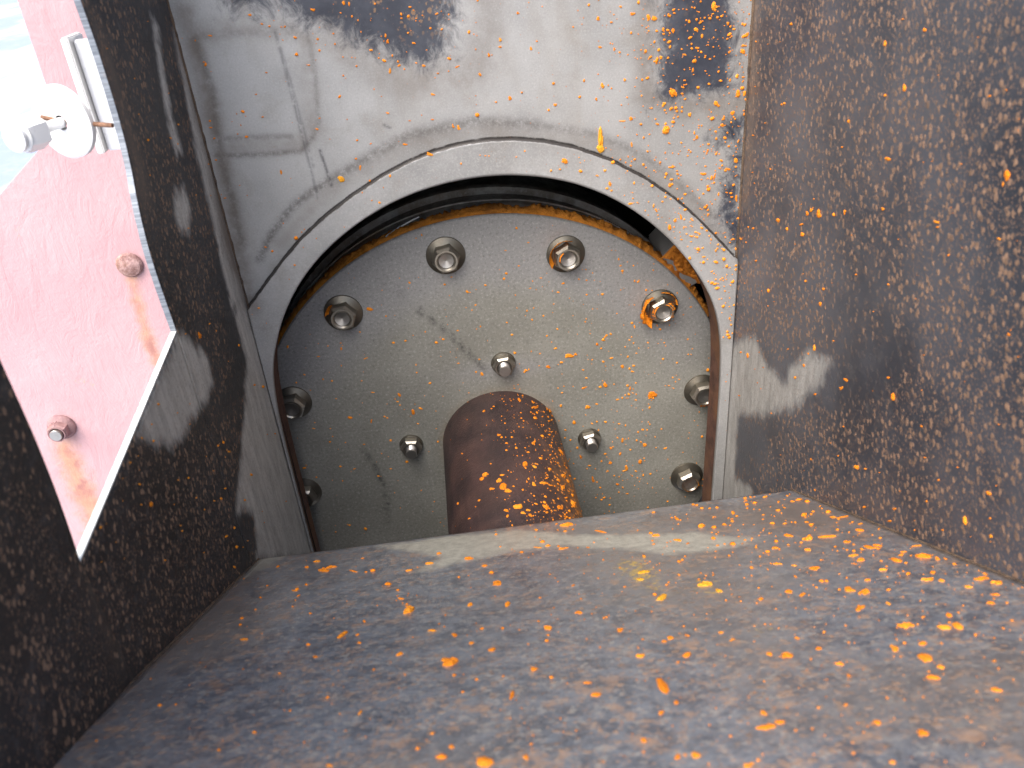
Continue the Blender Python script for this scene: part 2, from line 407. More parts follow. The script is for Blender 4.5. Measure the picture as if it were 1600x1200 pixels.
def panel_attrs(m, y):
    V = np.array([v.co[:] for v in m.vertices])/S; P = V[:, [0, 2]]
    dark = union_sdf(P, [px2([(340, -120), (345, 5), (360, 20), (385, 17), (450, 22), (470, 42), (530, 52), (560, 65), (600, 85), (640, 100), (665, 112), (690, 95), (703, 75), (710, 40), (715, -120)], y),
                         px2([(1031, -150), (1030, 20), (1026, 156), (1080, 156), (1148, 149), (1152, 60), (1153, -150)], y),
                         px2([(1172, 165), (1140, 172), (1125, 195), (1112, 222), (1136, 236), (1126, 290), (1116, 330), (1128, 375), (1160, 400)], y)])
    attr(m, 'dark', dark)
    attr(m, 'rusty', poly_sdf(P, px2([(520, -150), (530, 40), (640, 60), (700, 50), (700, -150)], y)))
    def ln(pts, wpx): return np.exp(-(line_dist(P, px2(pts, y))/(max(wpx, 1.9)/400))**2)
    heat = np.zeros(len(P))
    heat = np.maximum(heat, ln([(405, 405), (425, 365), (455, 325), (482, 303), (520, 280)], 7)*.9)
    heat = np.maximum(heat, ln([(520, 280), (580, 243), (640, 212), (740, 190), (840, 195)], 9)*.8)
    heat = np.maximum(heat, ln([(840, 195), (930, 210), (1000, 240), (1060, 285), (1115, 340)], 7)*.6)
    heat = np.maximum(heat, ln([(338, 243), (400, 242), (470, 236), (488, 215)], 4)*.85)
    heat = np.maximum(heat, ln([(335, 217), (400, 214), (455, 213)], 4)*.6)
    heat = np.maximum(heat, ln([(488, 215), (498, 190), (492, 110), (482, 60)], 4)*.55)
    heat = np.maximum(heat, ln([(305, 60), (330, 140), (345, 245), (362, 310), (378, 380)], 7)*.75)
    heat = np.maximum(heat, ln([(300, 60), (360, 52), (430, 50)], 6)*.4)
    attr(m, 'weld_tint', heat)
    warm = np.zeros(len(P))
    warm = np.maximum(warm, ln([(340, 230), (470, 225), (487, 200), (480, 60), (455, 45), (300, 48)], 16)*.55)
    warm = np.maximum(warm, ln([(505, 20), (560, 90), (660, 130), (760, 100), (760, -60)], 30)*.6)
    warm = np.maximum(warm, ln([(1012, -60), (1008, 150), (1060, 172), (1150, 165)], 18)*.8)
    warm = np.maximum(warm, ln([(440, 380), (520, 295), (640, 228), (760, 203), (930, 226), (1060, 300), (1130, 370)], 14)*.5)
    warm = np.maximum(warm, ln([(290, 20), (345, 240), (392, 480)], 14)*.9)
    attr(m, 'seam', line_dist(P, coll_path[25:-25][::2]))
    attr(m, 'warm', np.clip(warm, 0, 1))
    scr = np.maximum.reduce([ln([(430, 50), (460, 165), (497, 310)], 1.6)*.5, ln([(434, 60), (452, 120), (490, 260)], 1.6)*.4, ln([(500, 235), (518, 290)], 1.5)*.8, ln([(600, 195), (612, 202)], 1.5)*.6])
    attr(m, 'scratch', scr)
    cx = (P[:, 0]+.2)/1.1
    attr(m, 'dusty', np.clip(cx, 0, 1))

# back plate: from the opening's edge out to the walls and the top
def outer_box(inner):
    out = []; c = np.array([.03, .35])
    for q in inner:
        if q[1] < .35: out.append((XL if q[0] < 0 else XR, q[1])); continue
        d = q-c; ts = []
        if d[0] < -1e-6: ts.append((XL-c[0])/d[0])
        if d[0] > 1e-6: ts.append((XR-c[0])/d[0])
        if d[1] > 1e-6: ts.append((ZTOP-c[1])/d[1])
        out.append(c+d*min(ts))
    o = np.array(out)
    # put a vertex on both top corners
    for cx in (XL, XR):
        k = np.argmin(np.hypot(o[:, 0]-cx, o[:, 1]-ZTOP)); o[k] = (cx, ZTOP)
    return o
NX, NZ = 380, 430; ZP0 = .45
gx = np.linspace(XL, XR, NX+1); gz = np.linspace(ZP0, ZTOP, NZ+1)
XX, ZZ = np.meshgrid(gx, gz); PV = np.c_[XX.ravel(), np.full(XX.size, YP), ZZ.ravel()]*S
ii, jj = np.meshgrid(np.arange(NX), np.arange(NZ)); qa = (jj*(NX+1)+ii).ravel()
cen = np.c_[(gx[ii.ravel()]+gx[ii.ravel()+1])/2, (gz[jj.ravel()]+gz[jj.ravel()+1])/2]
keep_ = poly_sdf(cen, [tuple(p) for p in arch_path[::3]]) < -.02
qa = qa[keep_]; PF = np.c_[qa, qa+1, qa+NX+2, qa+NX+1]
pm = bpy.data.meshes.new('back_plate'); pm.from_pydata(PV.tolist(), [], PF.tolist())
bm = bmesh.new(); bm.from_mesh(pm); bmesh.ops.delete(bm, geom=[v for v in bm.verts if not v.link_faces], context='VERTS'); bm.to_mesh(pm); bm.free()
panel_attrs(pm, YP)
po = chute_part('back_plate', pm, MAT_PANEL)
solidify(po, .025*S, 1 if pm.polygons[500].normal.y > 0 else -1)
V, F = rim_strip(arch_path, outer_match, YC, 14)
cm = mesh_from(V, F, 'arch_collar'); panel_attrs(cm, YC)
collar = chute_part('arch_collar', cm, MAT_PANEL, 'grey collar welded round the arched opening')
solidify(collar, (YP-YC-.001)*S, 1 if cm.polygons[500].normal.y > 0 else -1)
# rusty lining of the opening
V = []; F = []; N = len(arch_path)
lin = arch_path + np.array([0, 0])
rows = [(YC+.02, 0), (-.2, .0), (-.14, .0), (-.14, .03), (YC+.037, .03)]
c0 = np.array([.03, .35])
for yy, o in rows:
    for q in lin:
        if q[1] < .35: nn = np.array([-1. if q[0] < 0 else 1., 0])
        else: nn = (q-c0)/np.linalg.norm(q-c0)
        p = q+nn*(o+.003); V.append((p[0]*S, yy*S, p[1]*S))
for k in range(len(rows)-1):
    for i in range(N-1): F.append((k*N+i, k*N+i+1, (k+1)*N+i+1, (k+1)*N+i))
sm = mesh_from(V, F, 'opening_lining'); edge_split(sm)
chute_part('opening_lining', sm, MAT_SLEEVE, 'rust brown lining inside the arched opening')

def grid(P, nu, nv, keep=None):
    """P(u,v)->xyz in layout units"""
    V = []; F = []
    for j in range(nv+1):
        for i in range(nu+1): V.append(tuple(np.array(P(i/nu, j/nv))*S))
    for j in range(nv):
        for i in range(nu):
            if keep is None or keep((i+.5)/nu, (j+.5)/nv):
                a = j*(nu+1)+i; F.append((a, a+1, a+nu+2, a+nu+1))
    m = mesh_from(V, F)
    bm = bmesh.new(); bm.from_mesh(m); bmesh.ops.delete(bm, geom=[v for v in bm.verts if not v.link_faces], context='VERTS'); bm.to_mesh(m); bm.free()
    return m
TW = .014
EDGE_Z = [-9, 1.272, 1.341, 1.415, 1.474, 1.545, 1.614, 1.681, 1.727, 1.799, 1.872, 1.937, 2.037, 2.149, 3.0]
EDGE_Y = [-1.085, -1.085, -1.09, -1.096, -1.098, -1.095, -1.082, -1.062, -1.042, -1.024, -1.014, -1.012, -1.012, -1.025, -1.1]
def edge_y(z): return float(np.interp(z, EDGE_Z, EDGE_Y))
# left wall: rear piece full height, low sill under the notch
ZN0, ZN1 = 1.272, 1.196
def add_wall_attrs(m, axes, worn, quiet, brown, yellow=None, proj=None):
    V = np.array([v.co[:] for v in m.vertices])/S; P = V[:, axes]
    def U(polys): return union_sdf(P, [[tuple(proj(p)[axes]) for p in q] for q in polys]) if polys else np.full(len(P), -1.)
    attr(m, 'worn', U(worn)); attr(m, 'quiet', U(quiet)); attr(m, 'brown', U(brown)); attr(m, 'yellow', U(yellow))
L = lambda p: on_x(p, XL)
L_worn = [[(278, 518), (300, 530), (325, 560), (333, 600), (320, 632), (296, 660), (271, 705), (255, 690), (242, 692), (212, 680), (245, 600)],
          [(372, 440), (368, 500), (386, 560), (381, 650), (373, 750), (369, 800), (396, 800), (402, 866), (400, 875), (492, 870), (492, 850), (442, 700), (388, 480)],
          [(236, 25), (240, 60), (252, 130), (262, 190), (275, 240), (284, 240), (268, 180), (258, 120), (247, 40)],
          [(270, 305), (285, 290), (298, 325), (296, 360), (282, 362), (272, 335)]]
L_worn += [[(262, 0), (284, 0), (396, 480), (362, 480), (332, 350), (298, 200)]]
L_brown = [[(278, 90), (262, 0), (285, 0), (335, 230), (390, 480), (380, 480), (350, 400), (318, 240)],
           [(140, 10), (170, 60), (200, 170), (225, 250), (240, 330), (222, 330), (200, 240), (165, 130), (130, 0)]]
L_quiet = [[(345, 330), (330, 440), (350, 480), (360, 560), (345, 640), (372, 640), (385, 560), (360, 420)], [(365, 790), (395, 800), (400, 850), (380, 890), (360, 850)], [(255, 100), (265, 0), (215, 0), (250, 180), (290, 250)]]
def PL_rear(u, v): return (XL, YP - u*(1.085-.275+.0)*1 , ZBOT + v*(ZTOP-ZBOT))
def wl_mesh(P, nu, nv):
    m = grid(P, nu, nv); add_wall_attrs(m, [1, 2], L_worn, L_quiet, L_brown, None, L); return m
def sealed(name, mesh, mat, t, want, label=None):
    o = chute_part(name, mesh, mat, label)
    n = mesh.polygons[len(mesh.polygons)//2].normal
    flip = n.dot(Vector(want)) < 0
    if flip:
        mesh.flip_normals()
    md = o.modifiers.new('thickness', 'SOLIDIFY'); md.thickness = t*S; md.offset = -1; md.use_even_offset = False
    return o
YN0, YN1 = -1.085, -2.0
# one mesh for the notched wall: columns run in y, each column has its own top
def top_at(y):
    if y >= YN0+1e-6: return ZTOP
    return ZN0 + (ZN1-ZN0)*(y-YN0)/(YN1-YN0)
V = []; F = []
ys = list(np.linspace(YP, YN0+.0005, 60)); zs = np.linspace(ZBOT, ZTOP, 160)
m1 = grid(lambda u, v: (XL, YP+((edge_y(ZBOT+(ZTOP-ZBOT)*v) if ZBOT+(ZTOP-ZBOT)*v > ZN0 else YN0)-YP)*u, ZBOT+(ZTOP-ZBOT)*v), 56, 190)
m2 = grid(lambda u, v: (XL, YN0+(YN1-YN0)*u, ZBOT+(top_at(YN0-.001+(YN1-YN0)*u)-ZBOT)*v), 56, 110)
bm = bmesh.new(); bm.from_mesh(m1); bm.from_mesh(m2); bmesh.ops.remove_doubles(bm, verts=bm.verts, dist=1e-6); wm = bpy.data.meshes.new('w'); bm.to_mesh(wm); bm.free()
add_wall_attrs(wm, [1, 2], L_worn, L_quiet, L_brown, None, L)
sealed('side_wall', wm, MAT_WALL_L, TW, (1, 0, 0), 'narrow dark left side wall with a deep notch cut into it')
# raw edges of the notch
def quad_strip(a, b, ext, n=40):
    V = []; F = []
    for i in range(n+1):
        p = np.array(a)*(1-i/n)+np.array(b)*i/n
        V += [tuple(p*S), tuple((p+np.array(ext))*S)]
    for i in range(n): F.append((2*i, 2*i+1, 2*i+3, 2*i+2))
    return mesh_from(V, F)
def bar_along(a, b, w, hgt, fy=None):                # thin raw edge strip laid on the cut face
    a = np.array(a, float); b = np.array(b, float); w = np.array(w, float); h = np.array(hgt, float); n = 60
    V = []; F = []
    for i in range(n+1):
        p = a+(b-a)*i/n; p = p if fy is None else np.array([p[0], fy(p[2])-.001, p[2]]); j = nr.uniform(-.0012, .0012)
        for q in (p, p+w*(1+j*20), p+w*(1+j*20)+h, p+h): V.append(tuple(q*S))
    for i in range(n):
        for k in range(4): F.append((4*i+k, 4*i+(k+1) % 4, 4*i+4+(k+1) % 4, 4*i+4+k))
    F += [(3, 2, 1, 0), (4*n, 4*n+1, 4*n+2, 4*n+3)]
    m = mesh_from(V, F); bm = bmesh.new(); bm.from_mesh(m); bmesh.ops.recalc_face_normals(bm, faces=bm.faces); bm.to_mesh(m); bm.free(); m.shade_flat(); return m
e = bar_along((XL+.001, YN0-.001, ZN0+.004), (XL+.001, YN0-.001, ZTOP), (-TW-.002, 0, 0), (0, -.004, 0), edge_y)
o = link('cut_edge', e, MAT_EDGE_SHADE, chute, smooth=False); o.location = OFF
e = bar_along((XL+.001, YN0, ZN0), (XL+.001, YN1, ZN1), (-TW-.002, 0, 0), (0, 0, .004))
o = link('cut_edge', e, MAT_EDGE_LIT, chute, smooth=False); o.location = OFF; o['label'] = 'lower cut edge of the notch, coloured pale as if sunlit'
# near flap, bent a little
def PFl(u, v):
    z = ZBOT + v*(ZTOP-ZBOT); y0 = -1.95 - .035*max(0, 1-max(0, z-1.196)/.35)**2 if z > 1.196 else -1.982
    y = y0 + (-3.0-y0)*u
    return (XL+.002+max(0, (-2.01-y))*.05, y, z)
fm = grid(PFl, 60, 150); add_wall_attrs(fm, [1, 2], [], [], [[(122, 885), (130, 885), (192, 1050), (180, 1050)]], None, L)
sealed('side_flap', fm, MAT_WALL_L, TW, (1, 0, 0), 'dark bent flap of the left wall nearest the viewer')
# right wall
Rr = lambda p: on_x(p, XR)
R_worn = [[(1143, 540), (1162, 530), (1180, 528), (1200, 575), (1229, 600), (1234, 572), (1262, 552), (1300, 562), (1276, 606), (1240, 636), (1190, 648), (1152, 648), (1148, 745), (1178, 765), (1170, 790), (1110, 800), (1130, 640)]]
R_quiet = [[(1195, 545), (1240, 560), (1300, 560), (1360, 520), (1430, 500), (1440, 540), (1400, 620), (1330, 640), (1260, 640), (1225, 610)], [(1150, 650), (1215, 655), (1190, 730), (1150, 740)], [(1300, 440), (1390, 430), (1400, 480), (1300, 500)]]
R_brown = [[(1172, -40), (1190, -40), (1182, 200), (1172, 330), (1156, 330), (1165, 200)]]
rm = grid(lambda u, v: (XR, YP+(-3.0-YP)*u, ZBOT+(ZTOP-ZBOT)*v), 170, 180)
add_wall_attrs(rm, [1, 2], R_worn, R_quiet, R_brown, None, Rr)
sealed('side_wall', rm, MAT_WALL_R, TW, (-1, 0, 0), 'broad dark right side wall freckled with rust')
# sloping floor
Y0 = -1.0
fl_worn_lit = [[(590, 853), (700, 838), (820, 828), (900, 836), (1000, 834), (1090, 832), (1180, 842), (1140, 858), (1050, 866), (960, 858), (880, 853), (800, 862), (720, 880), (650, 895), (690, 872)],
           [(396, 872), (450, 862), (420, 885), (380, 905)]]  # second patch paints in the highlight of the far left corner
fl_brown = [[(1100, 790), (1240, 772), (1330, 805), (1300, 830), (1180, 830), (1000, 820), (1000, 805)], [(405, 870), (250, 1020), (80, 1195), (110, 1195), (270, 1030), (430, 880)], [(1240, 772), (1420, 838), (1600, 903), (1600, 930), (1400, 850), (1250, 790)]]
fl_yel = [[(955, 875), (1010, 870), (1040, 895), (1045, 930), (1000, 925), (960, 900)], [(1080, 900), (1130, 905), (1120, 930), (1085, 925)], [(1190, 965), (1220, 965), (1215, 985), (1190, 985)]]
flm = grid(lambda u, v: (XL+.003+(XR-XL-.006)*u, Y0+(-3.0-Y0)*v, floor_z(Y0+(-3.0-Y0)*v)), 120, 140)
add_wall_attrs(flm, [0, 1], fl_worn_lit, [[(640, 960), (820, 900), (830, 1000), (700, 1060)]], fl_brown, fl_yel, on_floor)
sealed('floor_plate', flm, MAT_FLOOR, .02, (0, 0, 1), 'sloping blue grey floor of the chute')
# unseen plates added under the floor to block light bounced off the ground
chute_part('bounce_block_plate', mesh_from([(XL*S, (YP+.05)*S, ZBOT*S), (XR*S, (YP+.05)*S, ZBOT*S), (XR*S, -3*S, ZBOT*S), (XL*S, -3*S, ZBOT*S), (XL*S, -3*S, (floor_z(-3)-.02)*S), (XR*S, -3*S, (floor_z(-3)-.02)*S)], [(0, 1, 2, 3), (3, 2, 5, 4)]), MAT_WALL_L)
# weld seams in the corners
def weld(a, b, r, n, seed):
    a = np.array(a); b = np.array(b); d = (b-a)/np.linalg.norm(b-a); r1 = np.cross(d, (0.3, .5, .8)); r1 /= np.linalg.norm(r1); r2 = np.cross(d, r1); V = []; F = []; q = random.Random(seed)
    for i in range(n+1):
        p = a+(b-a)*i/n; rr = r*(.75+.5*q.random())
        for k in range(6):
            t = k*math.pi/3; V.append(tuple((p+rr*(math.cos(t)*r1+math.sin(t)*r2))*S))
    for i in range(n):
        for k in range(6): F.append((i*6+k, i*6+(k+1) % 6, (i+1)*6+(k+1) % 6, (i+1)*6+k))
    return mesh_from(V, F)
MAT_SEAM = rusty('seam_rust', (.04, .03, .025), (.11, .075, .05), (.15, .10, .065), 150, .8, .4)
for i, (a, b) in enumerate([((XL, YP, ZBOT), (XL, YP, ZTOP)), ((XR, YP, ZBOT), (XR, YP, ZTOP)), ((XL, Y0, floor_z(Y0)), (XL, -2.9, floor_z(-2.9))), ((XR, Y0, floor_z(Y0)), (XR, -2.9, floor_z(-2.9)))]):
    chute_part('weld_seam', weld(a, b, .007 if i < 2 else .0045, 220, i), MAT_SEAM)

# ------------------------------------------------------------------ turned head behind the opening
def lathe(prof, n=96, a0=0, a1=2*math.pi, cap=False):
    """prof: (r, y) list, revolved about the Y axis"""
    V = []; F = []; full = abs(a1-a0-2*math.pi) < 1e-6; N = n if full else n+1
    for r, y in prof:
        for i in range(N):
            a = a0+(a1-a0)*i/n; V.append((r*math.sin(a)*S, y*S, r*math.cos(a)*S))
    for k in range(len(prof)-1):
        for i in range(n):
            j = (i+1) % N if full else i+1
            F.append((k*N+i, k*N+j, (k+1)*N+j, (k+1)*N+i))
    m = mesh_from(V, F); bm = bmesh.new(); bm.from_mesh(m); bmesh.ops.remove_doubles(bm, verts=bm.verts, dist=1e-7); bmesh.ops.recalc_face_normals(bm, faces=bm.faces); bm.to_mesh(m); bm.free()
    edge_split(m, 30); return m
PH = 0.10496
drum = tag(empty('rotary_drum', (0, 0, 0)), 'round grey disc with a ring of nuts and rusty shaft, behind the arched opening', 'drum')
RD = 1.1446
dprof = [(r, 0) for r in np.linspace(.27, RD-.006, 40)] + [(RD, .006), (RD, .05)]
dm = lathe(dprof, 180)
Vd = np.array([v.co[:] for v in dm.vertices])/S; Pd = Vd[:, [0, 2]]
def lnD(pts, wpx): return np.exp(-(line_dist(Pd, px2(pts, 0))/(wpx/340))**2)
attr(dm, 'scratch', np.maximum.reduce([lnD([(600, 440), (640, 470)], 3)*.4, lnD([(655, 485), (700, 520), (735, 555), (757, 576)], 3.5)*.9, lnD([(568, 702), (590, 735), (604, 775), (606, 815)], 3)*.9]))
rr_ = np.hypot(Pd[:, 0], Pd[:, 1])
attr(dm, 'blue', np.clip((rr_-.72)/.2, 0, 1)*np.clip((Pd[:, 1]-.1)/.5, 0, 1)+.8*np.exp(-((Pd[:, 0]-.05)/.3)**2-((Pd[:, 1]-.4)/.06)**2))
attr(dm, 'dusty', np.clip((Pd[:, 0]+.25)/.7, 0, 1))
attr(dm, 'warm', np.clip(np.exp(-((rr_-.285)/.02)**2)*.35, 0, 1))
dk = link('face_disc', dm, MAT_DISC, drum)
link('drum_rim', lathe([(RD-.004, .05), (RD-.004, .20), (RD+.002, .2), (RD+.002, .215), (RD-.03, .22), (RD-.03, .38), (RD+.0, .385), (RD+.0, .43), (RD-.05, .44), (RD-.05, .9), (.2, .95)], 160), MAT_RIM, drum)
# rusty pipe shaft
spf = [(SHR, y) for y in np.linspace(0.0, -1.55, 60)]
shm = lathe(spf, 96)
Vs = np.array([v.co[:] for v in shm.vertices])/S
an = np.arctan2(Vs[:, 0], Vs[:, 2])
attr(shm, 'dusty', np.clip((an+.3)/1.5, 0, 1)*np.clip((-Vs[:, 1]+.25)/.8, .25, 1)*1.15+np.exp(-((Vs[:, 1]+.01)/.02)**2)*.6)
sh = link('shaft', shm, MAT_SHAFT, drum); sh['label'] = 'rust brown pipe shaft spattered with orange'
# layer of rust dust lying on top of the rim
V = []; F = []; na, nb = 260, 7
for j in range(nb+1):
    for i in range(na+1):
        a = math.radians(-78+ (78+62)*i/na); t = j/nb
        edge = .06 + .06*(.5+.5*math.sin(a*9+1))*(.6+.4*math.sin(a*31)) + .03*nr.rand()
        y = .012+edge*t
        hgt = (.006+.022*nr.rand())*(math.sin(math.pi*min(1, max(.02, t)))**.5 if 0 < j < nb else 0)
        r = RD - .001 + hgt*(1.3 if a > .2 else .8)
        V.append((r*math.sin(a)*S, y*S, r*math.cos(a)*S))
for j in range(nb):
    for i in range(na): a = j*(na+1)+i; F.append((a, a+1, a+na+2, a+na+1))
dus = link('rust_dust', mesh_from(V, F), MAT_DUST, drum); dus['kind'] = 'stuff'; dus['label'] = 'brown rust dust lying along the top of the disc rim'
# bright curl of swarf on the rim
def tube(pts, r, n=8):
    V = []; F = []; P = [np.array(p, float) for p in pts]
    for i, p in enumerate(P):
        d = P[min(i+1, len(P)-1)]-P[max(i-1, 0)]; d /= np.linalg.norm(d); u = np.cross(d, (0.1, .2, .97)); u /= np.linalg.norm(u); v = np.cross(d, u)
        for k in range(n): t = 2*math.pi*k/n; V.append(tuple((p+r*(math.cos(t)*u+math.sin(t)*v))*S))
    for i in range(len(P)-1):
        for k in range(n): F.append((i*n+k, i*n+(k+1) % n, (i+1)*n+(k+1) % n, (i+1)*n+k))
    F += [tuple(range(n-1, -1, -1)), tuple((len(P)-1)*n+k for k in range(n))]
    m = mesh_from(V, F); edge_split(m, 50); return m
a_ = np.radians(np.linspace(-20, -12.5, 9))
tag(link('wire_curl', tube([((RD+.012)*math.sin(a), .03+.085*(k/8)**.7, (RD+.012)*math.cos(a)) for k, a in enumerate(a_)], .004), MAT_WHITE),
    'thin bright wire curl lying on the dusty rim above the disc', 'wire')

# nuts: flange (the part) carrying hexagon nut, stud and, on some, orange residue
def hex_nut(r0, r1, y0, y1, ring, bore, flat_tw=0.0):
    V = []; F = []; n = 48
    def hexr(a, R): a = (a+flat_tw) % (math.pi/3) - math.pi/6; return R*math.cos(math.pi/6)/math.cos(a)
    prof = []
    for k, (rad, y, hx) in enumerate([(r0, y0, 1), (r0*.985, y0+(y1-y0)*.72, 1), (ring*1.05, y0+(y1-y0)*.93, .35), (ring, y1-.001*(1 if y1 < 0 else -1)*0, 0), (ring*.86, y1, 0), (bore*1.02, y1+.006, 0), (bore, y1+.02, 0)]):
        for i in range(n):
            a = 2*math.pi*i/n; R = rad if hx == 0 else hexr(a, rad)*hx+min(rad, hexr(a, rad))*(1-hx)
            V.append((R*math.sin(a)*S, y*S, R*math.cos(a)*S))
    for k in range(6):
        for i in range(n): F.append((k*n+i, k*n+(i+1) % n, (k+1)*n+(i+1) % n, (k+1)*n+i))
    m = mesh_from(V, F); bm = bmesh.new(); bm.from_mesh(m); bmesh.ops.recalc_face_normals(bm, faces=bm.faces); bm.to_mesh(m); bm.free(); edge_split(m, 22); return m
flange_big = lathe([(.0835, 0.0), (.0845, -.004), (.083, -.009), (.072, -.014), (.060, -.02), (.05, -.024), (.03, -.024)], 48)
nut_big = hex_nut(.062, .062, -.02, -.074, .0475, .034)
stud_big = lathe([(.034, -.02), (.034, -.064), (.032, -.067), (.026, -.0655), (.013, -.063), (.0005, -.0605)], 32)
flange_small = lathe([(.056, 0), (.057, -.004), (.055, -.012), (.044, -.017), (.03, -.017)], 40)
nut_small = hex_nut(.053, .053, -.012, -.052, .040, .0285)
th = [(.027, -.01)]
for k in range(9): th += [(.0275, -.045-.004*k), (.0255, -.047-.004*k)]
th += [(.0262, -.083), (.0245, -.088), (.0005, -.088)]
stud_small = lathe(th, 32)
for m_, mt in ((flange_big, MAT_FLANGE), (nut_big, MAT_NUT), (stud_big, MAT_STUD), (flange_small, MAT_FLANGE), (nut_small, MAT_NUT), (stud_small, MAT_STUD)): m_.materials.append(mt); m_.shade_smooth(); edge_split(m_, 25)
def blob_mesh(seed, h=.55):
    """a crumb: two to four jagged clods grown together"""
    q = random.Random(seed); V = []; F = []; k = q.choice((2, 2, 3, 3, 4))
    parts = [(0.0, 0.0, q.uniform(.5, .68))]
    for _ in range(k-1):
        a = q.uniform(0, 6.283); d = q.uniform(.3, .62); parts.append((d*math.cos(a), d*math.sin(a), q.uniform(.22, .45)))
    ext = max(max(abs(x)+r, abs(y)+r) for x, y, r in parts)
    for x0, y0, r0 in parts:
        n = 9; b = len(V); ph = q.random()*6
        rad = [r0*(1+.22*math.sin(2*6.283*i/n+ph)+.25*(q.random()-.5)) for i in range(n)]
        hh = h*(.4+.9*r0)*q.uniform(.7, 1.2)
        for s_, z in ((1.0, -.08), (.86, .55*hh), (.45, .95*hh)):
            for i in range(n):
                a = 6.283*i/n; r = rad[i]*s_*(1+.25*(q.random()-.5)*(z > 0)); V.append(((x0+r*math.cos(a))/ext, (y0+r*math.sin(a))/ext, z*(1+.6*(q.random()-.5)*(z > 0))))
        V.append(((x0+.1*r0*q.uniform(-1, 1))/ext, (y0+.1*r0*q.uniform(-1, 1))/ext, hh))
        for j in range(2):
            for i in range(n): F.append((b+j*n+i, b+j*n+(i+1) % n, b+(j+1)*n+(i+1) % n, b+(j+1)*n+i))
        for i in range(n): F.append((b+2*n+i, b+2*n+(i+1) % n, b+3*n))
    m = mesh_from(V, F, 'crumb'); m.materials.append(MAT_ORANGE); return m
def basis(o, p, ax, ay, n, h):
    ax = np.array(ax, float); ay = np.array(ay, float)
    hh = np.array(n, float)*h
    o.matrix_world = Matrix(((ax[0]*S, ay[0]*S, hh[0]*S, p[0]*S), (ax[1]*S, ay[1]*S, hh[1]*S, p[1]*S), (ax[2]*S, ay[2]*S, hh[2]*S, p[2]*S), (0, 0, 0, 1)))
def smear_arc(r, y0, y1, a0, a1, seed, thick=.012, rout=None):
    """crumbly residue stuck round a nut, an arc of lumpy material"""
    q = random.Random(seed); V = []; F = []; n = 22; rows = [(0, 0), (.25, .8), (.6, 1), (.9, .7), (1, 0)]
    for i in range(n+1):
        t = i/n; a = a0+(a1-a0)*t; taper = min(1, 4*t+.15, 4*(1-t)+.15)
        for s, hh in rows:
            y = y0+(y1-y0)*s; rb = r if rout is None else r+(rout-r)*(1-s)
            R = rb + hh*thick*taper*(.5+.9*q.random()); V.append((R*math.sin(a)*S, (y+(q.random()-.5)*.006)*S, R*math.cos(a)*S))
    k = len(rows)
    for i in range(n):
        for j in range(k-1): F.append((i*k+j, (i+1)*k+j, (i+1)*k+j+1, i*k+j+1))
    return mesh_from(V, F)
residues = {45: [(.058, -.07, -.012, math.radians(215), math.radians(330), 1, .022, .09), (.04, -.076, -.055, math.radians(10), math.radians(190), 2, .014, None), (.04, -.076, -.055, math.radians(225), math.radians(330), 3, .01, None), (.07, -.03, -.008, math.radians(0), math.radians(85), 5, .006, .078)],
            15: [(.058, -.06, -.012, math.radians(240), math.radians(380), 3, .004, .08), (.034, -.074, -.06, math.radians(250), math.radians(330), 9, .006, None)],
            105: [(.038, -.078, -.06, math.radians(70), math.radians(230), 4, .012, None)],
            75: [(.044, -.076, -.05, math.radians(150), math.radians(210), 6, .014, None)],
            -45: [(.06, -.05, -.02, math.radians(280), math.radians(325), 7, .004, .075)]}
for deg in range(-165, 181, 30):
    a = math.radians(deg)+PH
    b = link('bolt', flange_big, None, drum, smooth=False); b.location = (math.sin(a)*S, -.0005*S, math.cos(a)*S); b.rotation_euler = (0, rng.uniform(0, 6), 0)
    n_ = link('nut', nut_big, None, b, smooth=False); st = link('stud', stud_big, None, b, smooth=False)
    if deg in residues:
        b.rotation_euler = (0, 0, 0); n_.rotation_euler = (0, rng.uniform(0, 1), 0)
        for ar in residues[deg]: link('residue', smear_arc(*ar), MAT_ORANGE, b)
        b['label'] = {45: 'nut heavily caked with orange at the upper right of the disc', 15: 'nut smeared orange on its left side', 105: 'lowest right nut with orange round its stud', 75: 'right nut half hidden by the lining with an orange dab', -45: 'upper left nut with one small ochre smear'}[deg]
for deg in (0, 90, 180, 270):
    a = math.radians(deg)+PH
    b = link('inner_bolt', flange_small, None, drum, smooth=False); b.location = (.436*math.sin(a)*S, -.0005*S, .436*math.cos(a)*S); b.rotation_euler = (0, rng.uniform(0, 6), 0)
    link('nut', nut_small, None, b, smooth=False); link('stud', stud_small, None, b, smooth=False)

# ------------------------------------------------------------------ casing added round the head to enclose the gap in darkness
casing = tag(empty('drum_casing', (0, .5*S, -1.3*S)), 'black casing added round the drum to keep the gap above the disc dark', 'casing')
prof = []
for t in np.linspace(0, 1, 40): 
    a = math.pi*t; prof.append((-1.185*math.cos(a), .35+1.185*math.sin(a)))
prof = [(-1.185, -1.35)]+prof+[(1.185, -1.35)]
V = []; F = []; n = len(prof)
for y in (-.245, 1.1):
    for x, z in prof: V.append((x*S, y*S, z*S))
for i in range(n-1): F.append((i, i+1, n+i+1, n+i))
F.append(tuple(range(n, 2*n)))
for xa, xb in ((-1.185, XL+.01), (XR-.01, 1.185)):
    k = len(V); V += [(xa*S, -.243*S, -1.35*S), (xb*S, -.243*S, -1.35*S), (xb*S, -.243*S, 1.6*S), (xa*S, -.243*S, 1.6*S)]; F.append((k, k+1, k+2, k+3))  # unseen front strips added to stop light leaking past the back plate
cs = link('darkening_shell', mesh_from(V, F), MAT_BLACK, casing, smooth=False); cs.location = (0, -.5*S, 1.3*S)
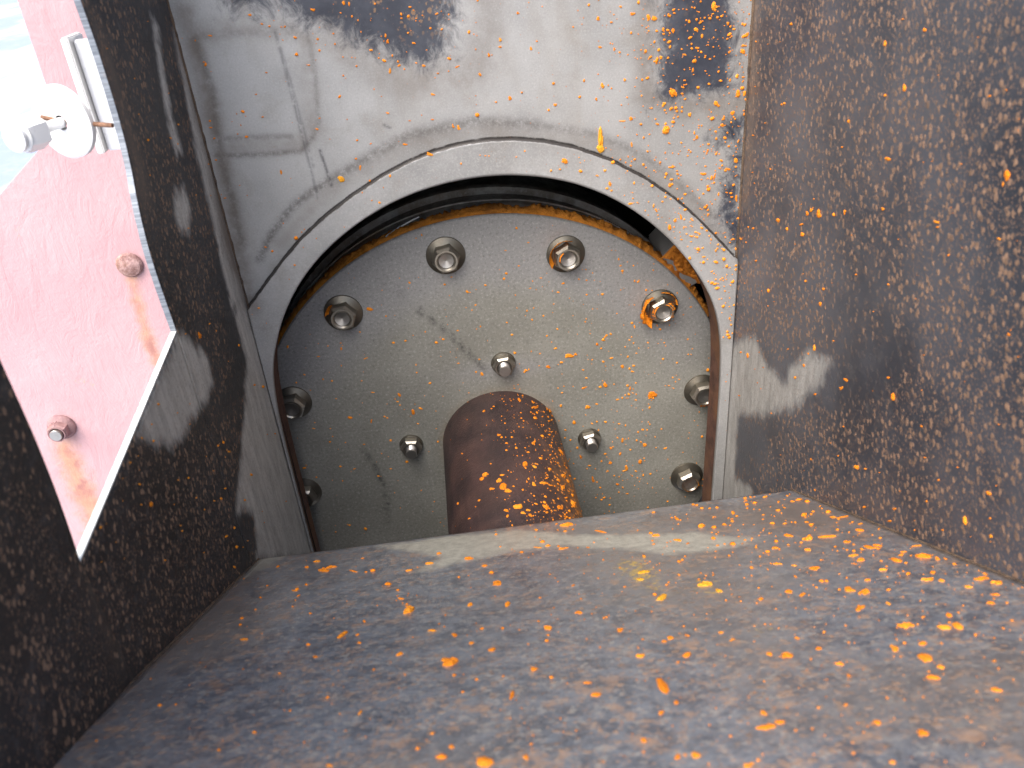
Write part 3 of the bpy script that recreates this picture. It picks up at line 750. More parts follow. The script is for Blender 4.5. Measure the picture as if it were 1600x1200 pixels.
for rad, yy in ((1.19, .30), (1.175, .5), (1.16, .7)):
    c = link('casing_ring', lathe([(rad+.16, yy), (rad+.1, yy), (rad+.1, yy+.05), (rad+.16, yy+.05)], 96, -1.35, 1.2), MAT_RIM if yy < .4 else MAT_BLACK, casing); c.location = (0, -.5*S, 1.3*S)
# stop block bridging the gap on the right: a four sided front face behind the disc edge, running back into the dark
YB0 = .03
q4 = [on_y(p, YB0)[[0, 2]] for p in ((1034, 402), (1075, 360), (1122, 425), (1074, 452))]
bm = bmesh.new(); vs = []
for yy in (YB0, .3):
    for q in q4: vs.append(bm.verts.new((q[0]*S, yy*S, q[1]*S)))
for f_ in ((0, 1, 2, 3), (7, 6, 5, 4), (0, 4, 5, 1), (1, 5, 6, 2), (2, 6, 7, 3), (3, 7, 4, 0)): bm.faces.new([vs[i] for i in f_])
bmesh.ops.recalc_face_normals(bm, faces=bm.faces); bmesh.ops.bevel(bm, geom=bm.edges[:], offset=.008*S, segments=2, affect='EDGES')
bk = bpy.data.meshes.new('stop_block'); bm.to_mesh(bk); bm.free()
blk = link('stop_block', bk, bright_metal('block_steel', (.3, .29, .28), .45, .5, .4), casing, smooth=False); blk.location = (0, -.5*S, 1.3*S); blk['label'] = 'steel block in the gap half covered with orange dust'
V = []; F = []; nu, nv = 30, 18
for j in range(nv+1):
    for i in range(nu+1):
        u = i/nu; v = j/nv; lo = (.04+.24*u+.06*math.sin(u*9)+.04*nr.rand())*min(1, u*5+.0)
        vv = lo+(1-lo)*v
        p = (q4[0]*(1-u)+q4[3]*u)*(1-vv)+(q4[1]*(1-u)+q4[2]*u)*vv
        hh = 0 if (i in (0, nu) or j == 0) else .006+.022*nr.rand()
        V.append((p[0]*S, (YB0-.001-hh)*S, p[1]*S))
for j in range(nv):
    for i in range(nu): q = j*(nu+1)+i; F.append((q, q+nu+1, q+nu+2, q+1))
MAT_ODUST = rusty('orange_dust', (.42, .14, .015), (.62, .22, .025), (.3, .10, .015), 240, .95, 1.0)
bd = link('orange_dust', mesh_from(V, F), MAT_ODUST, blk); bd['kind'] = 'stuff'

# ------------------------------------------------------------------ outside: red plate paled for sunlight, bracket and long bolt
YPK = 0.05
pink = tag(empty('painted_plate', (-1.6*S, YPK*S, -1.35*S)), 'pale sunlit red painted plate with brush marks outside the notch in the left wall', 'plate')
out = [(-1.19, -1.6), (-1.19, 3.2), (-1.535, 3.2), (-1.55, 1.80), (-1.62, 1.61), (-1.86, 1.43), (-3.2, .55), (-3.2, -1.6)]
V = []; F = []; nx, nz = 150, 260
bm = bmesh.new(); gx = np.linspace(-3.2, -1.19, nx+1); gz = np.linspace(-1.6, 3.2, nz+1)
def lim(z):                                  # left edge of the plate at a height
    P_ = [(-1.6, -3.2), (.55, -3.2), (1.43, -1.86), (1.61, -1.62), (1.8, -1.55), (3.2, -1.535)]
    return np.interp(z, [p[0] for p in P_], [p[1] for p in P_])
for z in gz:
    x0 = lim(z)
    for i in range(nx+1): V.append(((x0+(-1.19-x0)*i/nx)*S, YPK*S, z*S))
for j in range(nz):
    for i in range(nx): q = j*(nx+1)+i; F.append((q, q+1, q+nx+2, q+nx+1))
pk = mesh_from(V, F); Pk = np.array(V)/S; Pk = Pk[:, [0, 2]]
def pp(pts): return px2(pts, YPK)
attr(pk, 'drip', np.maximum(union_sdf(Pk, [pp([(84, 690), (108, 688), (130, 725), (148, 765), (160, 800), (140, 840), (120, 790), (98, 740)])]), .03-line_dist(Pk, pp([(204, 432), (213, 465), (222, 500), (232, 530), (246, 565)]))*1.6))
attr(pk, 'chip', np.maximum.reduce([.03-line_dist(Pk, pp([(125, 595), (145, 602)])), .045-line_dist(Pk, pp([(195, 410), (208, 425)])), .02-line_dist(Pk, pp([(25, 355), (30, 368)]))]))
pl_ = link('plate', pk, MAT_PINK, pink); pl_.location = (1.6*S, -YPK*S, 1.35*S)
solidify(pl_, .05*S, -1 if pk.polygons[0].normal.y < 0 else 1)
pf = lathe([(.062, 0), (.063, -.006), (.06, -.014), (.045, -.03), (.03, -.03)], 32); pf.materials.append(MAT_RUSTBOLT)
pn = hex_nut(.048, .048, -.022, -.07, .038, .028); pn.materials.append(MAT_RUSTBOLT)
ps = lathe([(.0275, -.02), (.0275, -.078), (.025, -.082), (.0005, -.082)], 24); ps.materials.append(MAT_STUD)
pr = rusty('crusted_bolt', (.2, .11, .1), (.42, .28, .27), (.25, .14, .08), 160, .9, .8)
for k, p in enumerate([(97, 666), (203, 413)]):
    q = on_y(p, YPK)
    b = link('bolt', pf if k == 0 else lathe([(.052, 0), (.054, -.008), (.046, -.02), (.03, -.027), (.001, -.028)], 18), pr if k else None, pink); b.location = ((q[0]+1.6)*S, -.001*S, (q[2]+1.35)*S)
    if k == 0:
        b['label'] = 'rusty flanged bolt with bright stud end and a rust run below it'
        link('nut', pn, None, b, smooth=False); link('stud', ps, None, b)
    else: b['label'] = 'paint crusted rusty bolt head with a thin rust drip'
# galvanised bracket
def box_mesh(lo, hi, bev=.004):
    bm = bmesh.new(); bmesh.ops.create_cube(bm, size=1)
    for v in bm.verts: v.co = Vector([(lo[i]+(hi[i]-lo[i])*(v.co[i]+.5))*S for i in range(3)])
    bmesh.ops.bevel(bm, geom=bm.edges[:], offset=bev*S, segments=2, affect='EDGES'); m = bpy.data.meshes.new('b'); bm.to_mesh(m); bm.free(); edge_split(m, 40); return m
YB = -.55
tl = on_y((107, 64), YB); bl = on_y((151, 238), YB)
br_ = tag(empty('bracket', ((tl[0]+.1)*S, YB*S, bl[2]*S)), 'galvanised bracket plate beside the cut edge of the left wall, behind the white washer', 'bracket')
o = link('bracket_plate', box_mesh((tl[0]+.012, YB, bl[2]), (XL-TW-.03, YB+.03, tl[2])), MAT_ZINC, br_); o.location = -br_.location
o = link('bracket_lip', box_mesh((tl[0]-.012, YB-.03, bl[2]), (tl[0]+.01, YB+.1, tl[2]+.012)), MAT_WHITE, br_); o.location = -br_.location
# long bolt with a large washer
YW = -.95
wc = on_y((101, 190), YW); axis = np.array([-.43, -.90, 0.0]); axis /= np.linalg.norm(axis)
rot_ = Vector((0, -1, 0)).rotation_difference(Vector(axis))
lb = tag(empty('washer_bolt', tuple(wc*S)), 'bright bolt with a large white washer and hexagon head outside the left wall', 'bolt'); lb.rotation_euler = rot_.to_euler()
wr = 51*np.linalg.norm(wc-CAMPOS)/FPX*.93
wash = link('washer', lathe([(.02, -.012), (wr-.006, -.012), (wr, -.008), (wr, .006), (wr-.006, .01), (.02, .01)], 56), MAT_WHITE, lb)
hx = hex_nut(.047, .047, 0, -.058, .04, .015); hx.materials.append(MAT_WHITE)
hxo = link('hex_head', hx, None, lb, smooth=False); hxo.location = (0, -.092*S, 0)
link('head_collar', lathe([(.001, -.172), (.03, -.172), (.036, -.168), (.036, -.16), (.03, -.158), (.03, -.155), (.038, -.153), (.038, -.142), (.03, -.14), (.014, -.138), (.014, -.01)], 32), MAT_WHITE, lb)
sa, sb = on_y((64, 183), YW+.0), on_x((176, 196), XL-TW-.01)
rod = tag(link('rod', tube([np.array(sa), np.array(wc)+np.array([0, -.004, .0]), np.array(sb)], .0062), MAT_ROD), 'thin shade-brown pin running from the white washer to the cut wall edge', 'rod')  # thin rod drawn for the dark underside of the bolt shank

# ------------------------------------------------------------------ orange crumbs stuck to every surface
CH = [blob_mesh(100+i, .45+.1*(i % 3)) for i in range(24)]
CHY = [blob_mesh(300+i) for i in range(2)]
for c in CHY: c.materials.clear(); c.materials.append(MAT_YELLOW)
SURF = {
 'floor': (on_floor, lambda p: FL_N),
 'panel': (lambda p: on_y(p, YP), lambda p: np.array([0, -1., 0])),
 'collar': (lambda p: on_y(p, YC), lambda p: np.array([0, -1., 0])),
 'disc': (lambda p: on_y(p, 0), lambda p: np.array([0, -1., 0])),
 'shaft': (on_shaft, lambda p: np.array([p[0], 0, p[2]])/SHR),
 'right': (lambda p: on_x(p, XR), lambda p: np.array([-1., 0, 0])),
 'left': (lambda p: on_x(p, XL), lambda p: np.array([1., 0, 0])),
}
def frame(surf, px, py, wd, ht, rot=0.0):
    f, nf = SURF[surf]
    p = f((px, py))
    if p is None: return None
    n = nf(p); 
    a = f((px+1, py)); b = f((px, py+1))
    if a is None or b is None: return None
    a = a-p; b = b-p
    if surf == 'shaft': a -= n*(a@n); b -= n*(b@n)
    c, s = math.cos(rot), math.sin(rot)
    ex = a*c+b*s; ey = -a*s+b*c
    X = ex/np.linalg.norm(ex); Y = np.cross(n, X)
    lx = np.linalg.norm(ex)*wd/2; ly = abs(ey@Y)*ht/2
    if surf == 'floor': ly *= .85; wd *= 1.12
    lim_ = .07
    lx = min(lx, lim_); ly = min(ly, lim_)
    return p, X*lx, Y*ly, n, min(lx, ly)
Z = lambda o, s: (lambda L: [((o[0]+a[0]/s), (o[1]+a[1]/s), a[2]/s, a[3]/s) + tuple(a[4:]) for a in L])
chips = {k: [] for k in SURF}
f7 = Z((800, 750), 2.667); f8 = Z((1200, 750), 2.667); f6 = Z((350, 750), 2.667)
chips['floor'] += f7([(625, 490, 38, 36), (860, 462, 30, 18), (800, 438, 70, 25), (532, 735, 42, 22), (450, 628, 34, 18), (660, 657, 32, 22), (730, 730, 32, 20), (1145, 730, 52, 24), (150, 618, 48, 18), (90, 788, 28, 22), (280, 553, 34, 14),
  (350, 895, 44, 20), (310, 845, 44, 12), (627, 858, 50, 70), (1060, 1030, 80, 26), (1120, 1010, 50, 28), (1045, 970, 36, 26), (620, 973, 34, 26), (765, 1145, 38, 34), (985, 1192, 60, 22), (55, 1155, 32, 26), (690, 1155, 24, 22), (870, 636, 24, 12), (915, 668, 18, 18),
  (1040, 495, 24, 20), (1210, 478, 24, 20), (1155, 465, 32, 14), (1275, 703, 24, 16), (1070, 725, 40, 16), (228, 188, 50, 14), (790, 193, 45, 12), (690, 250, 40, 10), (545, 385, 60, 12), (550, 1085, 28, 26), (685, 928, 22, 16), (635, 672, 24, 12), (530, 415, 40, 10), (210, 287, 52, 7), (110, 282, 40, 7), (150, 275, 40, 8), (370, 215, 50, 8), (600, 232, 40, 8), (1000, 245, 8, 5)])
chips['floor'] += f8([(380, 210, 34, 12), (420, 280, 38, 22), (245, 237, 78, 9), (170, 245, 32, 24), (390, 333, 38, 20), (355, 315, 42, 12), (650, 320, 64, 22), (670, 415, 58, 16), (722, 420, 42, 13), (890, 412, 62, 18), (960, 430, 42, 25), (335, 455, 50, 25), (405, 467, 45, 32),
  (380, 537, 44, 32), (575, 607, 68, 27), (735, 615, 60, 20), (790, 610, 44, 28), (755, 565, 52, 16), (930, 512, 36, 13), (530, 705, 40, 40), (655, 740, 60, 44), (718, 780, 44, 22), (690, 825, 60, 20), (80, 730, 54, 26), (300, 768, 36, 16), (452, 1010, 52, 22), (645, 1052, 50, 34),
  (945, 875, 46, 28), (832, 445, 42, 13), (195, 367, 40, 22), (210, 703, 20, 16), (335, 815, 20, 14), (645, 683, 32, 15), (500, 515, 26, 16), (415, 418, 26, 12), (885, 300, 20, 8), (520, 1178, 30, 16), (85, 232, 50, 9), (30, 283, 30, 10), (165, 292, 26, 12), (325, 258, 36, 14), (270, 155, 24, 10), (180, 188, 20, 8), (310, 155, 50, 6), (100, 90, 30, 8), (535, 335, 40, 20), (455, 273, 50, 7), (620, 275, 40, 6), (35, 350, 40, 10), (110, 357, 24, 10), (85, 465, 32, 14), (143, 478, 20, 18), (950, 478, 36, 10), (565, 300, 40, 6), (945, 755, 20, 16), (480, 375, 36, 10), (685, 385, 34, 14)])
chips['floor'] += f6([(772, 545, 62, 38), (1140, 430, 42, 26), (1183, 515, 32, 32), (1025, 520, 38, 15), (415, 378, 50, 22), (440, 366, 40, 14), (388, 340, 26, 8), (540, 380, 36, 8), (736, 725, 24, 28), (735, 495, 24, 12), (870, 627, 32, 13), (960, 645, 24, 26), (1120, 707, 38, 26), (945, 762, 56, 34), (920, 750, 30, 24),
  (1290, 790, 26, 22), (1200, 895, 32, 46), (1030, 680, 18, 16), (568, 970, 22, 26), (296, 462, 27, 10), (381, 737, 20, 12), (85, 665, 32, 10), (75, 578, 14, 10), (432, 908, 16, 12), (495, 645, 26, 30), (1085, 1177, 84, 42), (908, 1155, 44, 26), (945, 1112, 32, 20), (867, 1058, 16, 14), (440, 1190, 32, 15), (1020, 328, 52, 12), (855, 348, 44, 7), (960, 815, 17, 11),
  (725, 460, 12, 8), (350, 688, 14, 12), (275, 962, 12, 8), (225, 362, 14, 7), (1053, 832, 14, 12), (995, 885, 14, 10), (1115, 387, 16, 12), (1085, 358, 40, 8), (565, 680, 18, 10), (895, 308, 24, 6), (770, 378, 34, 7)])
p6 = Z((800, 0), 3.2); p5 = Z((300, 0), 3.2)
pc = p6([(1008, 30, 40, 62), (605, 70, 36, 18), (682, 85, 22, 44), (712, 92, 26, 34), (755, 147, 20, 26), (806, 152, 16, 32), (920, 147, 22, 26), (430, 92, 20, 22), (724, 300, 26, 42), (745, 285, 22, 24), (780, 290, 14, 14), (925, 240, 22, 16), (1155, 257, 28, 28), (1165, 180, 46, 26, -.5), (1130, 468, 26, 36), (1162, 466, 26, 30),
  (803, 462, 36, 44), (820, 470, 22, 26), (757, 525, 22, 28), (1020, 517, 28, 22), (595, 592, 22, 25), (887, 575, 18, 30), (770, 650, 40, 38), (1050, 625, 30, 20), (1105, 565, 25, 36), (925, 685, 18, 25), (960, 870, 38, 22), (1012, 880, 12, 50), (480, 800, 15, 36), (265, 805, 36, 30), (195, 853, 14, 16), (488, 918, 20, 30), (474, 942, 20, 14), (598, 722, 15, 28),
  (455, 430, 22, 24), (420, 495, 18, 18), (360, 402, 18, 18), (1125, 380, 28, 24), (1090, 400, 15, 20), (1032, 970, 12, 24), (1120, 990, 18, 40), (1095, 965, 18, 12), (1120, 802, 22, 30), (1080, 845, 28, 14), (1130, 708, 12, 25), (28, 66, 18, 16), (385, 25, 14, 16), (215, 525, 18, 20), (183, 550, 14, 14), (440, 235, 22, 14), (512, 248, 14, 22), (595, 165, 14, 16), (538, 262, 12, 14),
  (95, 243, 12, 26), (550, 605, 36, 10), (718, 595, 10, 12), (1080, 118, 14, 20), (860, 272, 34, 9), (785, 80, 20, 22), (923, 98, 14, 20), (1085, 262, 12, 14), (990, 295, 14, 10), (985, 420, 16, 16), (1048, 82, 16, 14), (950, 180, 12, 26), (680, 388, 20, 14), (712, 210, 14, 18), (790, 235, 12, 18), (958, 145, 12, 12), (905, 350, 12, 26), (1060, 585, 12, 18), (815, 1100, 20, 26), (788, 1137, 22, 26), (425, 878, 22, 10), (845, 1085, 10, 40), (708, 1028, 10, 24), (768, 985, 16, 12), (592, 1018, 24, 14), (895, 1180, 26, 10), (975, 762, 12, 34), (912, 665, 10, 24), (1160, 572, 12, 22), (450, 425, 16, 20)])
pc += [(938, 214, 10, 34), (937, 233, 15, 16), (532, 280, 14, 12)]
pc += p5([(445, 860, 20, 26), (603, 50, 26, 20), (977, 208, 18, 28), (967, 180, 10, 28), (628, 197, 28, 14), (895, 250, 18, 14), (290, 75, 20, 12), (350, 120, 16, 12), (387, 132, 14, 12), (990, 355, 14, 26), (1158, 328, 32, 12), (1190, 773, 46, 20), (1065, 722, 24, 14), (1305, 632, 14, 26), (1332, 637, 18, 26), (840, 840, 10, 40), (585, 326, 14, 10),
  (1485, 275, 15, 22), (1542, 200, 14, 24), (1440, 372, 26, 18), (1590, 490, 20, 28), (272, 683, 20, 14), (90, 605, 14, 12), (95, 638, 22, 8), (758, 15, 14, 24), (785, 20, 10, 26), (830, 102, 8, 12), (845, 160, 8, 10), (1090, 35, 20, 12), (1080, 165, 14, 12), (1030, 308, 12, 14), (1062, 345, 10, 12), (1120, 315, 14, 10), (708, 168, 14, 10), (800, 82, 10, 14), (1325, 335, 30, 10), (1205, 472, 26, 12), (1345, 818, 12, 12), (90, 178, 26, 8), (120, 800, 14, 10), (165, 990, 16, 8), (820, 793, 16, 12), (1385, 160, 14, 20), (1540, 235, 20, 12), (1520, 510, 14, 10), (320, 472, 14, 8), (60, 310, 18, 8)])
# inside or outside the collar outline
cpoly = [tuple(p) for p in coll_path]
GXs = np.linspace(-1.1, 1.1, 111); GZs = np.linspace(-1.4, 3.0, 221)
GG = np.stack(np.meshgrid(GXs, GZs, indexing='ij'), -1).reshape(-1, 2)
SD_C = poly_sdf(GG, cpoly).reshape(111, 221); SD_A = poly_sdf(GG, [tuple(p) for p in arch_path]).reshape(111, 221)
def look(T, q): return T[int(np.clip(round((q[0]+1.1)/.02), 0, 110)), int(np.clip(round((q[1]+1.4)/.02), 0, 220))]
def which_panel(px, py): return 'collar' if look(SD_C, on_y((px, py), YC)[[0, 2]]) > 0 else 'panel'
for c in pc: chips[which_panel(c[0], c[1])].append(c)
d1 = Z((760, 480), 4); d2 = Z((380, 460), 4); d0 = Z((640, 340), 5.333)
chips['disc'] += d1([(520, 302, 62, 28), (555, 295, 26, 20), (690, 232, 22, 20), (430, 258, 26, 14), (382, 372, 40, 22), (470, 345, 26, 14), (850, 370, 20, 26), (742, 185, 14, 38, .5), (910, 98, 26, 14), (926, 122, 14, 24), (742, 487, 32, 28), (712, 498, 22, 14), (610, 503, 44, 14, -.4), (897, 512, 20, 34), (1040, 543, 66, 42), (1025, 560, 30, 24), (635, 622, 36, 24), (465, 615, 26, 18), (548, 720, 26, 22), (745, 717, 26, 14), (850, 832, 18, 28), (778, 880, 30, 18), (990, 860, 26, 26), (960, 965, 26, 22), (775, 973, 22, 22), (835, 918, 24, 26),
  (875, 1005, 24, 32), (860, 1022, 30, 10), (820, 1105, 32, 16), (590, 935, 18, 28), (743, 917, 22, 12), (1115, 883, 24, 12), (665, 1075, 20, 40), (550, 1072, 18, 18), (780, 318, 26, 14), (716, 257, 16, 14), (605, 392, 16, 10), (238, 405, 18, 14), (265, 388, 12, 14), (160, 172, 22, 12), (1190, 347, 14, 14), (895, 205, 20, 10), (910, 402, 20, 12), (920, 365, 22, 14), (625, 442, 20, 12), (820, 577, 30, 10), (850, 567, 14, 16), (690, 605, 22, 10), (977, 765, 18, 14), (830, 728, 24, 10), (645, 990, 26, 10), (178, 285, 22, 18), (1165, 440, 14, 12), (1020, 628, 14, 22), (940, 832, 16, 14), (900, 890, 20, 12), (720, 962, 14, 14), (980, 1050, 16, 22), (880, 1165, 24, 10), (735, 1190, 24, 12), (730, 340, 18, 14), (1140, 490, 26, 8), (525, 830, 14, 14), (935, 580, 20, 10)])
chips['disc'] += d2([(790, 92, 50, 20), (612, 338, 24, 22), (1015, 290, 20, 14), (1250, 280, 22, 14), (975, 628, 22, 22), (1062, 735, 24, 30), (668, 768, 46, 22), (800, 790, 16, 28), (1493, 497, 20, 28), (1475, 405, 16, 10), (922, 912, 20, 18), (608, 1075, 24, 12), (382, 1085, 26, 14), (965, 670, 20, 10), (610, 303, 16, 8), (530, 322, 14, 10), (765, 400, 34, 8, -.4), (1340, 225, 20, 10), (1345, 430, 20, 8), (1430, 98, 14, 10), (1455, 485, 16, 12), (980, 692, 14, 10), (810, 612, 26, 8), (640, 925, 14, 10), (755, 937, 18, 8), (845, 1135, 22, 10), (695, 1090, 22, 8), (900, 772, 16, 10), (440, 838, 24, 8), (545, 838, 14, 8), (470, 388, 22, 8), (740, 540, 14, 8), (1085, 488, 14, 12), (1092, 808, 18, 8), (1080, 440, 8, 16)])
chips['disc'] += d0([(805, 465, 30, 22), (990, 208, 24, 12), (1280, 548, 34, 16), (910, 402, 26, 16), (1410, 513, 22, 14), (1475, 522, 22, 14), (1095, 503, 26, 12), (800, 274, 24, 8), (500, 622, 26, 8), (1240, 622, 36, 14), (350, 495, 26, 10), (1005, 588, 28, 10)])
s3 = Z((640, 580), 4)
chips['shaft'] += s3([(685, 180, 32, 20), (785, 225, 34, 22), (785, 295, 42, 20), (560, 400, 34, 14), (575, 413, 20, 12), (775, 447, 28, 22, .5), (720, 580, 58, 34), (781, 597, 18, 30), (470, 645, 50, 30), (452, 672, 50, 20), (560, 685, 32, 32), (585, 720, 50, 40, .6), (615, 748, 44, 30), (515, 735, 42, 14), (835, 698, 42, 22), (675, 848, 60, 38), (708, 884, 40, 14), (752, 900, 34, 22), (742, 870, 32, 14), (855, 850, 40, 34), (935, 850, 42, 38), (1018, 830, 24, 48), (962, 655, 22, 30), (928, 680, 26, 16), (885, 248, 28, 30), (775, 705, 26, 20), (605, 450, 22, 10), (605, 870, 34, 18), (640, 413, 18, 12), (580, 650, 40, 10), (435, 808, 20, 12), (945, 505, 16, 40), (708, 742, 20, 12), (885, 715, 24, 10), (955, 728, 20, 24), (612, 905, 18, 24), (778, 780, 12, 16), (820, 545, 24, 14), (875, 612, 26, 14), (740, 507, 24, 10), (650, 720, 18, 10), (465, 250, 16, 18), (990, 690, 16, 30), (790, 830, 30, 10), (980, 910, 40, 14)])
r3 = Z((1100, 500), 3); r1_ = Z((1100, 0), 2.4)
chips['right'] += r3([(715, 690, 24, 28), (665, 280, 32, 18), (645, 320, 24, 18, -.6), (888, 360, 16, 32), (518, 128, 12, 28, .6), (468, 212, 16, 16), (865, 270, 16, 14), (1335, 812, 24, 24), (895, 885, 20, 18), (1225, 940, 18, 36), (1428, 67, 18, 14), (1100, 750, 14, 12), (1345, 1012, 16, 18), (205, 165, 14, 26), (428, 270, 12, 16), (750, 877, 20, 12), (870, 942, 18, 14), (757, 698, 12, 12), (1035, 645, 12, 8), (490, 157, 8, 12), (655, 500, 8, 10), (630, 637, 8, 10), (1045, 850, 10, 12), (1120, 985, 12, 10), (988, 985, 10, 8), (520, 797, 8, 10), (1020, 498, 12, 10)])
chips['right'] += r1_([(1138, 655, 22, 48, .4), (1122, 690, 10, 20, .4), (752, 330, 12, 36, .4), (680, 165, 9, 26, .4), (430, 800, 18, 34), (402, 790, 14, 16), (388, 800, 10, 18), (366, 842, 18, 8), (278, 825, 13, 20), (312, 858, 10, 14), (872, 832, 22, 14), (1107, 895, 24, 10), (302, 388, 11, 10), (327, 90, 12, 11), (690, 595, 24, 16), (448, 1083, 12, 12), (437, 1140, 12, 24, .5), (370, 880, 12, 20), (672, 785, 14, 16), (828, 112, 12, 20), (528, 798, 8, 22), (488, 805, 8, 16), (195, 978, 12, 8), (243, 1090, 8, 18), (1072, 360, 14, 8), (680, 358, 12, 12), (543, 455, 8, 16), (518, 552, 10, 8), (745, 72, 14, 6), (570, 1030, 10, 8)])
l6 = Z((100, 480), 2.857)
chips['left'] += l6([(605, 125, 14, 30), (388, 880, 16, 20), (770, 1070, 12, 18), (700, 855, 12, 14), (760, 985, 12, 14), (555, 762, 12, 12), (420, 433, 14, 12), (687, 618, 8, 12), (780, 170, 8, 12), (450, 1130, 12, 10), (760, 1160, 14, 12), (590, 850, 8, 8), (670, 865, 12, 8), (520, 975, 10, 8)])
ALLC = [(s, c) for s in chips for c in chips[s]]
ALLC.sort(key=lambda t: -t[1][2]*t[1][3])
LAB = {'floor': ('orange crumb stuck to the sloping floor of the chute', 'orange crumbs on the chute floor'),
       'panel': ('orange fleck stuck to the grey plate above the arched collar', 'orange flecks on the back plate'),
       'collar': ('orange fleck stuck to the grey collar of the arched opening', 'orange flecks on the collar'),
       'disc': ('orange fleck stuck to the round disc face', 'orange flecks on the disc'),
       'shaft': ('orange fleck stuck to the rust brown pipe shaft', 'orange flecks on the shaft'),
       'right': ('orange fleck stuck to the dark right side wall', 'orange flecks on the right wall'),
       'left': ('orange fleck stuck to the dark left side wall', 'orange flecks on the left wall')}
extra = []; placed = []
for i, (s, c) in enumerate(ALLC):
    fr = frame(s, *c[:4], c[4] if len(c) > 4 else rng.uniform(-.25, .25))
    if fr is None: continue
    if i >= 298: extra.append((s, fr)); continue
    p, ax, ay, n, r = fr
    yel = (s == 'floor' and 955 < c[0] < 1140 and 865 < c[1] < 935) or (930 < c[0] < 946 and 200 < c[1] < 245) or (524 < c[0] < 540 and 265 < c[1] < 290)
    o = link('orange_crumb', CHY[i % 2] if yel else CH[rng.randrange(len(CH))], None, None, smooth=False)
    basis(o, p+n*.0005, ax, ay, n, r*(.7 if s == 'floor' else .8))
    tag(o, LAB[s][0], 'crumb', LAB[s][1]); placed.append((s, c, o))
# every crumb's own label: the landmark it lies nearest to, the side of it, and how near
MARK = {
 'floor': [('far left corner of the floor', 420, 870), ('shaft', 805, 818), ('pale worn smear on the floor', 900, 850), ('far right corner of the floor', 1240, 775), ('yellow patch on the floor', 1005, 895), ('left wall foot', 250, 1020),
           ('right wall foot', 1440, 845), ('largest crumb on the floor', 755, 1192), ('lower right corner of the photo', 1590, 1190), ('big upright crumb', 1034, 1072), ('round crumb left of centre', 640, 955), ('long crumb low on the floor', 1205, 1135), ('right edge of the photo', 1590, 1000), ('ochre crumb of the floor', 1100, 915), ('dark middle of the floor', 1230, 1010), ('bright left of the floor', 400, 1060)],
 'panel': [('dark rectangle at upper right', 1090, 80), ('dark ragged patch at the top', 600, 50), ('rectangular weld mark at left', 400, 140), ('right wall corner', 1160, 200), ('top of the arched collar', 800, 205), ('left wall corner', 320, 240), ('right shoulder of the collar', 1060, 290), ('left shoulder of the collar', 480, 320), ('pale middle of the plate', 880, 90)],
 'collar': [('top of the arch', 800, 245), ('right shoulder of the arch', 1040, 340), ('left shoulder of the arch', 520, 350), ('right foot of the arch', 1130, 450), ('yellow drip', 938, 232)],
 'disc': [('top inner nut', 787, 567), ('left inner nut', 642, 696), ('right inner nut', 922, 688), ('top left nut', 695, 397), ('top right nut', 884, 394), ('orange caked nut', 1030, 478), ('right rim nut', 1096, 608), ('lowest right nut', 1071, 742), ('left rim nut', 459, 628), ('upper left nut', 535, 487), ('shaft', 890, 760), ('big fleck of the disc', 1020, 615)],
 'shaft': [('root of the shaft', 790, 620), ('chute floor edge', 800, 815), ('right flank of the shaft', 885, 720), ('left flank of the shaft', 705, 720), ('middle of the shaft', 790, 720)],
 'right': [('back plate corner', 1165, 300), ('grey worn mark', 1230, 600), ('floor corner', 1300, 800), ('upper right of the wall', 1560, 200), ('upper middle of the wall', 1380, 100), ('dark smooth spot', 1420, 450), ('lower right of the wall', 1540, 780)],
 'left': [('floor corner', 390, 880), ('notch tip', 275, 520), ('back plate corner', 350, 300)]}
ON = {'floor': 'on the chute floor', 'panel': 'on the back plate', 'collar': 'on the collar', 'disc': 'on the disc', 'shaft': 'on the pipe', 'right': 'on the right wall', 'left': 'on the left wall'}
cells = {}
for s, c, o in placed:
    nm, mx_, my_ = min(MARK[s], key=lambda t: (t[1]-c[0])**2+(t[2]-c[1])**2)
    dx, dy = c[0]-mx_, c[1]-my_
    side = ('right of' if dx > 0 else 'left of') if abs(dx) > abs(dy) else ('below' if dy > 0 else 'above')
    a_ = c[2]/max(1, c[3]); shp = 'long flat' if a_ > 2.4 else ('upright' if a_ < .7 else 'lumpy')
    cells.setdefault((s, shp, nm, side), []).append((math.hypot(dx, dy), o))
ORD = ['nearest', 'second nearest', 'third nearest', 'fourth nearest', 'fifth nearest', 'sixth nearest', 'seventh nearest', 'eighth nearest', 'ninth nearest', 'tenth nearest', 'eleventh nearest', 'twelfth nearest']
for (s, shp, nm, side), lst in cells.items():
    lst.sort(key=lambda t: t[0])
    for k, (_, o) in enumerate(lst):
        on = '' if ('floor' in nm or 'shaft' in nm) else ' '+ON[s]
        if len((nm+on).split()) > 8: on = ' on '+ON[s].split()[-1]
        if len((nm+on).split()) > 6: on = ''
        o['label'] = f"{shp} orange crumb{on}, {ORD[min(k, 11)]+' ' if len(lst) > 1 else ''}{side} the {nm}"
